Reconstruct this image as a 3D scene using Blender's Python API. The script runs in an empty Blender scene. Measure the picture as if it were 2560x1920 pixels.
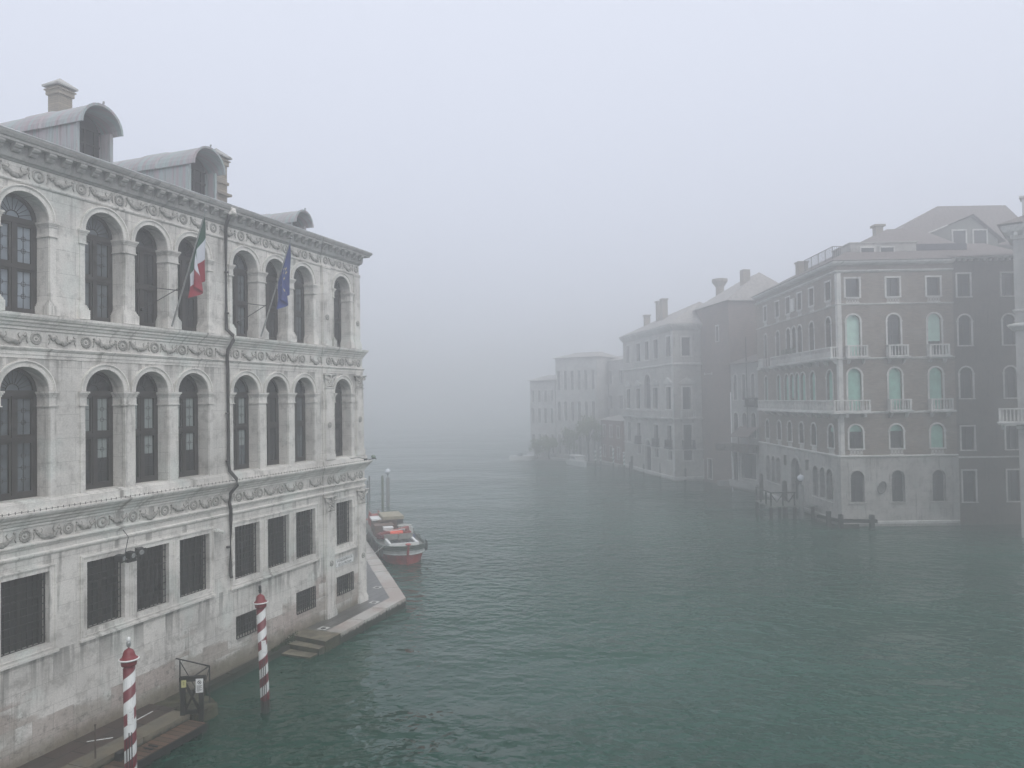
import bpy, math, random
from mathutils import Matrix, Vector
R = math.radians
PI = math.pi
rnd = random.Random(7)
scn = bpy.context.scene
COL = scn.collection

# ------------------------------------------------------------------ camera
cam_d = bpy.data.cameras.new("camera")
cam = bpy.data.objects.new("camera", cam_d)
COL.objects.link(cam)
scn.camera = cam
cam_d.sensor_width = 36.0
cam_d.lens = 26.0
cam_d.clip_start = 0.1
cam_d.clip_end = 3000
PITCH, ROLL = 0.02202, 0.01514
fwd = Vector((0, math.cos(PITCH), math.sin(PITCH)))
upv = Vector((0, -math.sin(PITCH), math.cos(PITCH)))
cx = Vector((1, 0, 0)) * math.cos(ROLL) - upv * math.sin(ROLL)
cy = Vector((1, 0, 0)) * math.sin(ROLL) + upv * math.cos(ROLL)
cm = Matrix((cx, cy, -fwd)).transposed().to_4x4()
cm.translation = Vector((0, 0, 9.5))
cam.matrix_world = cm

# ------------------------------------------------------------------ world, sun, exposure
SUN_EL, SUN_AZ = 42.0, 142.0          # azimuth clockwise from +Y: behind the camera, over the canal
w = bpy.data.worlds.new("World")
scn.world = w
w.use_nodes = True
wn = w.node_tree
wn.nodes.clear()
wo = wn.nodes.new("ShaderNodeOutputWorld")
bg = wn.nodes.new("ShaderNodeBackground")
bg.inputs["Strength"].default_value = 0.1
sky = wn.nodes.new("ShaderNodeTexSky")
sky.sky_type = 'NISHITA'
sky.sun_disc = False
sky.sun_elevation = R(SUN_EL)
sky.sun_rotation = R(SUN_AZ)
tc = wn.nodes.new("ShaderNodeTexCoord")
sx = wn.nodes.new("ShaderNodeSeparateXYZ")
wn.links.new(tc.outputs["Generated"], sx.inputs[0])
rp = wn.nodes.new("ShaderNodeValToRGB")          # cloud deck: a little brighter overhead
rp.color_ramp.elements[0].position = 0.0
rp.color_ramp.elements[0].color = (0.68, 0.725, 0.86, 1)
rp.color_ramp.elements[1].position = 0.5
rp.color_ramp.elements[1].color = (0.79, 0.835, 0.965, 1)
el_ = rp.color_ramp.elements.new(1.0); el_.color = (1.5, 1.52, 1.56, 1)
wn.links.new(sx.outputs[2], rp.inputs[0])
sc_ = wn.nodes.new("ShaderNodeVectorMath")
sc_.operation = 'SCALE'
sc_.inputs["Scale"].default_value = 10.5
wn.links.new(rp.outputs[0], sc_.inputs[0])
mx = wn.nodes.new("ShaderNodeMix")
mx.data_type = 'RGBA'
mx.inputs[0].default_value = 0.92
wn.links.new(sky.outputs[0], mx.inputs[6])
wn.links.new(sc_.outputs[0], mx.inputs[7])
wn.links.new(mx.outputs[2], bg.inputs[0])
wn.links.new(bg.outputs[0], wo.inputs[0])

sd = bpy.data.lights.new("sun", 'SUN')
sun = bpy.data.objects.new("sun", sd)
COL.objects.link(sun)
sd.energy = 1.5
sd.angle = R(40)
sd.color = (1.0, 0.97, 0.93)
sdir = Vector((math.sin(R(SUN_AZ)) * math.cos(R(SUN_EL)), math.cos(R(SUN_AZ)) * math.cos(R(SUN_EL)), math.sin(R(SUN_EL))))
sun.rotation_euler = sdir.to_track_quat('Z', 'Y').to_euler()

scn.view_settings.view_transform = 'Standard'
scn.view_settings.look = 'None'
scn.view_settings.exposure = 0.0
scn.view_settings.gamma = 1.0
scn.cycles.max_bounces = 8
scn.cycles.volume_bounces = 4
scn.cycles.diffuse_bounces = 3
scn.cycles.glossy_bounces = 3
scn.cycles.use_denoising = True

# ------------------------------------------------------------------ node helpers
def newmat(name):
    m = bpy.data.materials.new(name)
    m.use_nodes = True
    nt = m.node_tree
    b = nt.nodes["Principled BSDF"]
    return m, nt, b

def L(nt, a, b): nt.links.new(a, b)

def coords(nt, kind="wall", scale=(1, 1, 1), src="Object"):
    t = nt.nodes.new("ShaderNodeTexCoord")
    if kind == "wall":                       # run along the wall / height
        s = nt.nodes.new("ShaderNodeSeparateXYZ")
        L(nt, t.outputs[src], s.inputs[0])
        a = nt.nodes.new("ShaderNodeMath"); a.operation = 'ADD'
        L(nt, s.outputs[0], a.inputs[0]); L(nt, s.outputs[1], a.inputs[1])
        c = nt.nodes.new("ShaderNodeCombineXYZ")
        L(nt, a.outputs[0], c.inputs[0]); L(nt, s.outputs[2], c.inputs[1])
        out = c.outputs[0]
    else:
        out = t.outputs[src]
    mp = nt.nodes.new("ShaderNodeMapping")
    mp.inputs["Scale"].default_value = scale
    L(nt, out, mp.inputs[0])
    return mp.outputs[0]

def zval(nt):
    t = nt.nodes.new("ShaderNodeTexCoord"); s = nt.nodes.new("ShaderNodeSeparateXYZ")
    L(nt, t.outputs["Object"], s.inputs[0])
    return s.outputs[2]

def noise(nt, vec, scale, detail=4, rough=0.55):
    n = nt.nodes.new("ShaderNodeTexNoise")
    n.inputs["Scale"].default_value = scale
    n.inputs["Detail"].default_value = detail
    n.inputs["Roughness"].default_value = rough
    L(nt, vec, n.inputs["Vector"])
    return n.outputs[0]

def remap(nt, v, a, b, c=0.0, d=1.0, smooth=True):
    m = nt.nodes.new("ShaderNodeMapRange")
    if smooth: m.interpolation_type = 'SMOOTHSTEP'
    m.inputs[1].default_value = a; m.inputs[2].default_value = b
    m.inputs[3].default_value = c; m.inputs[4].default_value = d
    L(nt, v, m.inputs[0])
    return m.outputs[0]

def math_(nt, op, a, b):
    m = nt.nodes.new("ShaderNodeMath"); m.operation = op
    for i, q in ((0, a), (1, b)):
        if isinstance(q, (int, float)): m.inputs[i].default_value = q
        else: L(nt, q, m.inputs[i])
    return m.outputs[0]

def mixc(nt, f, a, b, mode='MIX'):
    m = nt.nodes.new("ShaderNodeMix"); m.data_type = 'RGBA'; m.blend_type = mode
    for i, q in ((0, f), (6, a), (7, b)):
        if isinstance(q, (int, float)): m.inputs[i].default_value = q
        elif isinstance(q, tuple): m.inputs[i].default_value = (*q, 1)
        else: L(nt, q, m.inputs[i])
    return m.outputs[2]

def bump(nt, b, h, dist=0.01, strength=0.6):
    n = nt.nodes.new("ShaderNodeBump")
    n.inputs["Strength"].default_value = strength
    n.inputs["Distance"].default_value = dist
    L(nt, h, n.inputs["Height"]); L(nt, n.outputs[0], b.inputs["Normal"])

def brick(nt, vec, c1, c2, mortar, bw, bh, ms=0.01, scale=1.0, bias=0.0):
    n = nt.nodes.new("ShaderNodeTexBrick")
    n.inputs["Scale"].default_value = scale
    n.inputs["Color1"].default_value = (*c1, 1); n.inputs["Color2"].default_value = (*c2, 1)
    n.inputs["Mortar"].default_value = (*mortar, 1)
    n.inputs["Mortar Size"].default_value = ms; n.inputs["Mortar Smooth"].default_value = 0.3
    n.inputs["Bias"].default_value = bias
    n.inputs["Brick Width"].default_value = bw; n.inputs["Row Height"].default_value = bh
    L(nt, vec, n.inputs["Vector"])
    return n

MATS = {}
def simple(name, col, rough=0.7, metal=0.0, var=0.25, nscale=3.0, bumpd=0.0, kind="obj", stretch=(1, 1, 1)):
    m, nt, b = newmat(name)
    v = coords(nt, kind, stretch)
    n = noise(nt, v, nscale, 5)
    f = remap(nt, n, 0.3, 0.7)
    lo = tuple(max(0, c * (1 - var)) for c in col); hi = tuple(min(1, c * (1 + var)) for c in col)
    L(nt, mixc(nt, f, lo, hi), b.inputs["Base Color"])
    b.inputs["Roughness"].default_value = rough; b.inputs["Metallic"].default_value = metal
    if bumpd: bump(nt, b, n, bumpd)
    MATS[name] = m
    return m

def stone(name, base, dark, lower=False, joints=True, stains=False, streak=0.35, jw=1.3, jh=0.62):
    m, nt, b = newmat(name)
    v = coords(nt, "wall")
    MU = lambda x, k: math_(nt, 'MULTIPLY', x, k)
    big = remap(nt, noise(nt, v, 0.45, 6, 0.6), 0.38, 0.62)
    col = mixc(nt, big, base, tuple(c * 0.78 for c in base))
    med = remap(nt, noise(nt, v, 2.3, 7, 0.7), 0.47, 0.68)
    col = mixc(nt, MU(med, 0.5), col, dark)
    cool = remap(nt, noise(nt, coords(nt, "wall", (1, 0.7, 1)), 0.8, 3), 0.52, 0.66)
    col = mixc(nt, MU(cool, 0.3), col, (base[0] * 0.80, base[1] * 0.93, base[2] * 0.93))
    st = remap(nt, noise(nt, coords(nt, "wall", (3.2, 0.22, 1)), 1.6, 5, 0.65), 0.5, 0.68)
    gate = remap(nt, noise(nt, coords(nt, "wall", (0.5, 0.5, 1)), 1.3, 3), 0.42, 0.62)
    col = mixc(nt, MU(math_(nt, 'MULTIPLY', st, gate), min(0.95, streak * 1.9)), col, dark)
    st2 = remap(nt, noise(nt, coords(nt, "wall", (9.0, 0.5, 1)), 1.3, 3, 0.6), 0.56, 0.7)
    col = mixc(nt, MU(math_(nt, 'MULTIPLY', st2, big), 0.4), col, dark)
    z = zval(nt)
    if lower:
        br = brick(nt, v, (0.36, 0.265, 0.235), (0.235, 0.245, 0.19), (0.12, 0.11, 0.09), 1.15, 0.55, 0.008)
        rb = brick(nt, v, (0, 0, 0), (1, 1, 1), (0.5, 0.5, 0.5), 1.15, 0.55, 0.0)
        rv = nt.nodes.new("ShaderNodeSeparateColor"); L(nt, rb.outputs[0], rv.inputs[0])
        edge = math_(nt, 'ADD', math_(nt, 'ADD', z, MU(rv.outputs[0], 1.9)), MU(noise(nt, coords(nt, "wall", (0.55, 0.9, 1)), 1.0, 6, 0.6), 2.2))
        f = remap(nt, edge, 3.75, 3.45)
        col = mixc(nt, MU(f, 0.6), col, br.outputs[0])
        f2 = remap(nt, math_(nt, 'ADD', z, MU(noise(nt, v, 3.0, 4), 0.7)), 1.6, 1.05)
        col = mixc(nt, MU(f2, 0.75), col, (0.14, 0.115, 0.07))
        sc2 = remap(nt, noise(nt, v, 4.5, 8, 0.75), 0.52, 0.62)
        zz0 = remap(nt, edge, 4.6, 3.4)
        col = mixc(nt, MU(math_(nt, 'MULTIPLY', sc2, zz0), 0.55), col, (0.10, 0.10, 0.085))
        f3 = remap(nt, z, 0.62, 0.42)
        col = mixc(nt, f3, col, (0.03, 0.032, 0.02))
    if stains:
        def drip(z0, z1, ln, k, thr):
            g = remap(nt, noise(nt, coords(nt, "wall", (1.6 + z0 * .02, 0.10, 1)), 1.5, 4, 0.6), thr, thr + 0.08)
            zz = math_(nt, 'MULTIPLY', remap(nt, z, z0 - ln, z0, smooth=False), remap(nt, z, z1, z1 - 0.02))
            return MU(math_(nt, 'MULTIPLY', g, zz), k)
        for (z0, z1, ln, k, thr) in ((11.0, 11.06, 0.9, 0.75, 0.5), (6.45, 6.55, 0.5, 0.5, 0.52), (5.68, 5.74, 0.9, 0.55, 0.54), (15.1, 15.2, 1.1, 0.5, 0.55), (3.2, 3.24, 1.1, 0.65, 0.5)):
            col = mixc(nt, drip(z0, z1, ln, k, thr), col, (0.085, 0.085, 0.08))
    if joints:
        j = brick(nt, v, (1, 1, 1), (0.90, 0.90, 0.90), (0.5, 0.5, 0.5), jw, jh, 0.007)
        col = mixc(nt, 0.7, col, j.outputs[0], 'MULTIPLY')
    fine = noise(nt, v, 22, 6, 0.7)
    col = mixc(nt, 0.7, col, mixc(nt, remap(nt, fine, 0.35, 0.65), (0.74, 0.74, 0.74), (1, 1, 1)), 'MULTIPLY')
    L(nt, col, b.inputs["Base Color"])
    b.inputs["Roughness"].default_value = 0.85
    bump(nt, b, math_(nt, 'ADD', noise(nt, v, 9, 8, 0.65), MU(fine, 0.3)), 0.02, 0.6)
    MATS[name] = m
    return m

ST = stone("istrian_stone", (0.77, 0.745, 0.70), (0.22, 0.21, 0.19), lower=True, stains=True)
STT = stone("carved_stone", (0.79, 0.765, 0.72), (0.22, 0.21, 0.19), joints=False, streak=0.45)
STD = stone("weathered_stone", (0.46, 0.45, 0.43), (0.16, 0.16, 0.155), joints=False, streak=0.5)
RELIEF = stone("relief_stone", (0.42, 0.41, 0.385), (0.12, 0.115, 0.105), joints=False, streak=0.6)

def plank_mat():
    m, nt, b = newmat("wet_planks")
    v = coords(nt, "obj", (1, 1, 1))
    br = brick(nt, v, (0.15, 0.08, 0.052), (0.06, 0.036, 0.024), (0.004, 0.003, 0.003), 6.0, 0.2, 0.022)
    mp = br.inputs["Vector"].links[0].from_node
    mp.inputs["Rotation"].default_value = (0, 0, R(90))
    n = noise(nt, coords(nt, "obj", (5, 0.8, 1)), 4, 5)
    col = mixc(nt, remap(nt, n, 0.45, 0.75), br.outputs[0], (0.075, 0.065, 0.042))
    L(nt, col, b.inputs["Base Color"])
    b.inputs["Roughness"].default_value = 0.55
    bump(nt, b, br.outputs[0], 0.02, 0.8)
    return m
PLANK = plank_mat()

def paving(name, c1, c2, mort, bw, bh, rough=0.5, rot=0, stain=(0.1, 0.1, 0.08)):
    m, nt, b = newmat(name)
    v = coords(nt, "obj")
    v.node.inputs["Rotation"].default_value = (0, 0, rot)
    br = brick(nt, v, c1, c2, mort, bw, bh, 0.02)
    n = noise(nt, v, 1.7, 6, 0.65)
    col = mixc(nt, math_(nt, 'MULTIPLY', remap(nt, n, 0.45, 0.7), 0.5), br.outputs[0], stain)
    L(nt, col, b.inputs["Base Color"])
    b.inputs["Roughness"].default_value = rough
    bump(nt, b, math_(nt, 'ADD', br.outputs[1], math_(nt, 'MULTIPLY', noise(nt, v, 12, 5), -0.6)), -0.01, 0.7)
    return m
PAVE = paving("wet_trachyte_paving", (0.13, 0.125, 0.12), (0.09, 0.088, 0.085), (0.03, 0.03, 0.03), 0.9, 0.38, 0.35)
PAVED = paving("wet_brown_paving", (0.075, 0.05, 0.042), (0.04, 0.028, 0.024), (0.008, 0.006, 0.005), 0.9, 0.52, 0.6, 0, (0.03, 0.035, 0.025))
def kerbmat():
    m, nt, b = newmat("kerb_stone")
    v = coords(nt, "obj")
    n = remap(nt, noise(nt, v, 0.6, 5, 0.6), 0.38, 0.62)
    col = mixc(nt, n, (0.52, 0.505, 0.475), (0.43, 0.37, 0.335))
    t = nt.nodes.new("ShaderNodeTexCoord"); s = nt.nodes.new("ShaderNodeSeparateXYZ"); L(nt, t.outputs["Object"], s.inputs[0])
    moss = remap(nt, math_(nt, 'ADD', s.outputs[0], math_(nt, 'MULTIPLY', noise(nt, v, 1.3, 4), 2.0)), -2.2, -5.2)
    col = mixc(nt, math_(nt, 'MULTIPLY', moss, 0.85), col, mixc(nt, remap(nt, noise(nt, v, 2.2, 5), 0.4, 0.65), (0.11, 0.088, 0.045), (0.065, 0.058, 0.035)))
    f = remap(nt, math_(nt, 'ADD', s.outputs[2], math_(nt, 'MULTIPLY', noise(nt, v, 5, 4), 0.3)), 0.78, 0.68)
    col = mixc(nt, f, col, (0.025, 0.027, 0.018))
    grain = noise(nt, v, 14, 6, 0.7)
    col = mixc(nt, 0.6, col, mixc(nt, remap(nt, grain, 0.3, 0.7), (0.7, 0.7, 0.7), (1, 1, 1)), 'MULTIPLY')
    L(nt, col, b.inputs["Base Color"]); b.inputs["Roughness"].default_value = 0.75
    bump(nt, b, noise(nt, v, 7, 7, 0.65), 0.03, 0.5)
    return m
KERB = kerbmat()

def lead():
    m, nt, b = newmat("lead_sheet")
    v = coords(nt, "wall", (6, 0.35, 1))
    n = noise(nt, v, 1.2, 5, 0.6)
    col = mixc(nt, remap(nt, n, 0.38, 0.6), (0.34, 0.285, 0.305), (0.30, 0.36, 0.36))
    n2 = noise(nt, coords(nt, "wall", (5, 0.4, 1)), 3.1, 5, 0.6)
    col = mixc(nt, math_(nt, 'MULTIPLY', remap(nt, n2, 0.5, 0.7), 0.6), col, (0.12, 0.115, 0.105))
    L(nt, col, b.inputs["Base Color"])
    b.inputs["Roughness"].default_value = 0.7
    bump(nt, b, n, 0.02, 0.4)
    return m
LEAD = lead()

def brickm(name, c1, c2, mort, var=(0.2, 0.2, 0.2), bw=0.26, bh=0.075, f=0.5, ms=0.008):
    m, nt, b = newmat(name)
    v = coords(nt, "wall")
    br = brick(nt, v, c1, c2, mort, bw, bh, ms)
    n = noise(nt, v, 0.9, 6, 0.65)
    col = mixc(nt, math_(nt, 'MULTIPLY', remap(nt, n, 0.42, 0.68), f), br.outputs[0], var)
    n2 = noise(nt, coords(nt, "wall", (0.8, 5, 1)), 1.6, 5, 0.65)
    col = mixc(nt, math_(nt, 'MULTIPLY', remap(nt, n2, 0.5, 0.72), 0.4), col, tuple(min(1, q * 1.7) for q in c1))
    L(nt, col, b.inputs["Base Color"])
    b.inputs["Roughness"].default_value = 0.9
    bump(nt, b, br.outputs[0], 0.01, 0.4)
    return m
CHIMB = brickm("chimney_brick", (0.30, 0.26, 0.20), (0.22, 0.19, 0.155), (0.15, 0.14, 0.12))
REDB = brickm("palace_brick", (0.22, 0.175, 0.14), (0.13, 0.105, 0.085), (0.13, 0.12, 0.105), (0.22, 0.20, 0.175), f=0.7)
DARKP = stone("dark_plaster", (0.15, 0.13, 0.112), (0.055, 0.052, 0.05), joints=False, streak=0.5)
RUSTB = brickm("rust_brick", (0.20, 0.145, 0.12), (0.15, 0.115, 0.10), (0.09, 0.085, 0.08), (0.085, 0.075, 0.07))
PALE = stone("pale_stucco", (0.38, 0.375, 0.36), (0.2, 0.2, 0.19), joints=False, streak=0.4)
CREAM = stone("grey_stucco", (0.44, 0.425, 0.40), (0.13, 0.13, 0.12), joints=True, streak=0.6)
REDP = stone("red_stucco", (0.20, 0.10, 0.085), (0.12, 0.07, 0.06), joints=False)
GREYP = stone("grey_green_stucco", (0.20, 0.205, 0.185), (0.14, 0.15, 0.14), joints=False)
WST = stone("white_trim_stone", (0.66, 0.65, 0.62), (0.25, 0.25, 0.24), joints=False, streak=0.4)
TILE = simple("roof_tiles", (0.125, 0.105, 0.098), 0.85, var=0.35, nscale=2.5, bumpd=0.05, stretch=(5, 1, 1))
IRON = simple("dark_iron", (0.022, 0.022, 0.022), 0.7, 0.0)
PIPE = simple("painted_pipe", (0.045, 0.043, 0.042), 0.5, 0.2, kind="wall", nscale=2)
WOODF = simple("window_wood", (0.03, 0.027, 0.025), 0.6)
WOODD = simple("black_wood", (0.012, 0.011, 0.01), 0.85, var=0.4, nscale=8, stretch=(4, 4, 0.6))
PILE = simple("pile_wood", (0.055, 0.05, 0.042), 0.8, var=0.45, nscale=4, stretch=(5, 5, 0.5), bumpd=0.03)
PILEG = simple("algae_pile_wood", (0.08, 0.1, 0.06), 0.8, var=0.4, nscale=4, stretch=(5, 5, 0.5), bumpd=0.03)
TREAD = simple("mossy_tread", (0.155, 0.135, 0.095), 0.8, var=0.45, nscale=2.5, bumpd=0.04)
MOSS = simple("mossy_stone", (0.045, 0.043, 0.024), 0.9, var=0.6, nscale=3, bumpd=0.06)
WHITE = simple("white_paint", (0.72, 0.73, 0.72), 0.45, var=0.08)
OFFW = simple("off_white", (0.55, 0.55, 0.52), 0.6, var=0.12)
RED = simple("red_paint", (0.19, 0.014, 0.022), 0.45, var=0.2)
HULLR = simple("hull_red", (0.34, 0.035, 0.035), 0.5, var=0.3, nscale=2)
HULLG = simple("gunwale_green", (0.06, 0.09, 0.075), 0.55, var=0.3)
HULLW = simple("hull_grey_white", (0.55, 0.57, 0.56), 0.5, var=0.12)
DECK = simple("deck_grey", (0.15, 0.155, 0.14), 0.6, var=0.3)
RUBBER = simple("tyre_rubber", (0.018, 0.018, 0.018), 0.8)
BRPANEL = simple("brown_panel", (0.12, 0.07, 0.05), 0.6, var=0.3)
TAN = simple("tan_plywood", (0.30, 0.27, 0.19), 0.7, var=0.15)
CRANE = simple("crane_red", (0.30, 0.05, 0.04), 0.5, var=0.3)
ORANGE = simple("orange_tank", (0.75, 0.09, 0.04), 0.5, var=0.1)
GREENW = simple("green_shutter", (0.22, 0.42, 0.34), 0.7, var=0.15)
GREENL = simple("pale_green_blind", (0.38, 0.56, 0.48), 0.7, var=0.1)
TILEP = simple('fog_paled_tiles', (0.30, 0.285, 0.27), 0.85, var=0.2)  # tiles lightened so distant roofs fade: fog put into the colour
STUC = stone('fog_paled_stucco', (0.56, 0.55, 0.53), (0.3, 0.3, 0.29), joints=False, streak=0.3)  # far walls paled towards the fog tone, haze painted into the base colour
FOGPANE = simple("fog_paled_pane", (0.24, 0.24, 0.235), 0.7)  # grey in place of dark glass, imitating fog over the far windows
DARKIN = simple("dark_interior", (0.014, 0.014, 0.015), 0.6, var=0.5, nscale=1.5)
DARKG = simple("dark_glass", (0.035, 0.037, 0.04), 0.12, var=0.5, nscale=1.2)
MILK = simple("milky_leaded_glass", (0.10, 0.115, 0.125), 0.2, var=0.35, nscale=1.3)
MILK2 = simple("pale_leaded_glass", (0.22, 0.255, 0.29), 0.2, var=0.2, nscale=1.3)
CURT = simple("pale_curtain", (0.22, 0.25, 0.245), 0.8, var=0.15, nscale=3, stretch=(8, 8, 0.3))
GLOBE = simple("frosted_globe", (0.62, 0.65, 0.70), 0.25, var=0.03)
STEEL = simple("galvanised_steel", (0.38, 0.39, 0.39), 0.4, 0.5)
YELLOW = simple("yellow_notice", (0.50, 0.48, 0.22), 0.5, var=0.05)
BLACKINK = simple("black_ink", (0.02, 0.02, 0.02), 0.6)
DARKGREENINK = simple("sign_border_ink", (0.03, 0.05, 0.045), 0.6)
GREEN = simple("flag_green", (0.012, 0.075, 0.042), 0.8, var=0.15)
FWHITE = simple("flag_white", (0.55, 0.57, 0.62), 0.8, var=0.05)
FRED = simple("flag_red", (0.27, 0.014, 0.03), 0.8, var=0.15)
FBLUE = simple("flag_blue", (0.022, 0.045, 0.19), 0.8, var=0.15)
FGOLD = simple("flag_gold", (0.6, 0.5, 0.2), 0.7)
ALU = simple("flag_pole_metal", (0.28, 0.28, 0.28), 0.4, 0.3)
LEAFD = simple("leaf_dark_green", (0.035, 0.06, 0.025), 0.7, var=0.5, nscale=5)
LEAFY = simple("leaf_yellow_green", (0.10, 0.13, 0.04), 0.7, var=0.4, nscale=5)
PURPLE = simple("dark_canvas", (0.05, 0.05, 0.065), 0.8)
THATCH = simple("brown_thatch", (0.08, 0.07, 0.06), 0.9, var=0.5, nscale=6, bumpd=0.05)

def stripes():
    m, nt, b = newmat("barber_stripes")
    t = nt.nodes.new("ShaderNodeTexCoord"); s = nt.nodes.new("ShaderNodeSeparateXYZ"); L(nt, t.outputs["Object"], s.inputs[0])
    at = math_(nt, 'ARCTAN2', s.outputs[1], s.outputs[0])
    a = math_(nt, 'ADD', math_(nt, 'DIVIDE', s.outputs[2], 0.56), math_(nt, 'MULTIPLY', at, -1 / (2 * PI)))
    a = math_(nt, 'ADD', a, 100.28)
    fr = math_(nt, 'FRACT', a, 0)
    f = remap(nt, fr, 0.485, 0.50, smooth=False)
    f2 = remap(nt, fr, 0.0, 0.012, smooth=False)
    f = math_(nt, 'MAXIMUM', f, math_(nt, 'SUBTRACT', 1.0, f2))
    dirt = noise(nt, coords(nt, "obj", (8, 8, 1)), 3, 5)
    col = mixc(nt, f, (0.14, 0.012, 0.022), (0.60, 0.62, 0.61))
    col = mixc(nt, math_(nt, 'MULTIPLY', remap(nt, dirt, 0.5, 0.75), 0.4), col, (0.12, 0.11, 0.1))
    wz = remap(nt, math_(nt, 'ADD', s.outputs[2], math_(nt, 'MULTIPLY', noise(nt, coords(nt, "obj"), 12, 3), 0.25)), 0.52, 0.5)
    col = mixc(nt, wz, col, (0.035, 0.033, 0.028))
    L(nt, col, b.inputs["Base Color"]); b.inputs["Roughness"].default_value = 0.45
    return m
STRIPE = stripes()

def water():
    m, nt, b = newmat("canal_water")
    t = nt.nodes.new("ShaderNodeTexCoord")
    def mp(sc, rot):
        q = nt.nodes.new("ShaderNodeMapping"); q.inputs["Scale"].default_value = sc
        q.inputs["Rotation"].default_value = (0, 0, rot)
        L(nt, t.outputs["Object"], q.inputs[0]); return q.outputs[0]
    warp = mp((1, 1, 1), 0)
    a = noise(nt, mp((0.5, 0.72, 1), 0.4), 1.0, 2, 0.5)
    c = noise(nt, mp((1.35, 1.75, 1), 0.6), 1.0, 2, 0.45)
    c2 = noise(nt, mp((2.3, 2.7, 1), 0.2), 1.0, 2, 0.45)
    d = noise(nt, mp((4.5, 7.0, 1), 0.2), 1.0, 2, 0.5)
    big = noise(nt, mp((0.045, 0.07, 1), 0.5), 1.0, 3, 0.55)
    amp = remap(nt, big, 0.38, 0.6, 0.3, 1.3)
    h = math_(nt, 'ADD', math_(nt, 'MULTIPLY', a, 0.9), math_(nt, 'MULTIPLY', c, 1.0))
    h = math_(nt, 'ADD', h, math_(nt, 'MULTIPLY', c2, 0.3))
    h = math_(nt, 'ADD', h, math_(nt, 'MULTIPLY', d, 0.03))
    h = math_(nt, 'MULTIPLY', h, amp)
    L(nt, mixc(nt, remap(nt, noise(nt, mp((0.03, 0.05, 1), 0), 1, 3), 0.4, 0.6), (0.006, 0.042, 0.028), (0.009, 0.056, 0.038)), b.inputs["Base Color"])
    b.inputs["Roughness"].default_value = 0.03
    b.inputs["IOR"].default_value = 1.33
    bump(nt, b, h, 0.42, 1.0)
    return m
WATER = water()

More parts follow.
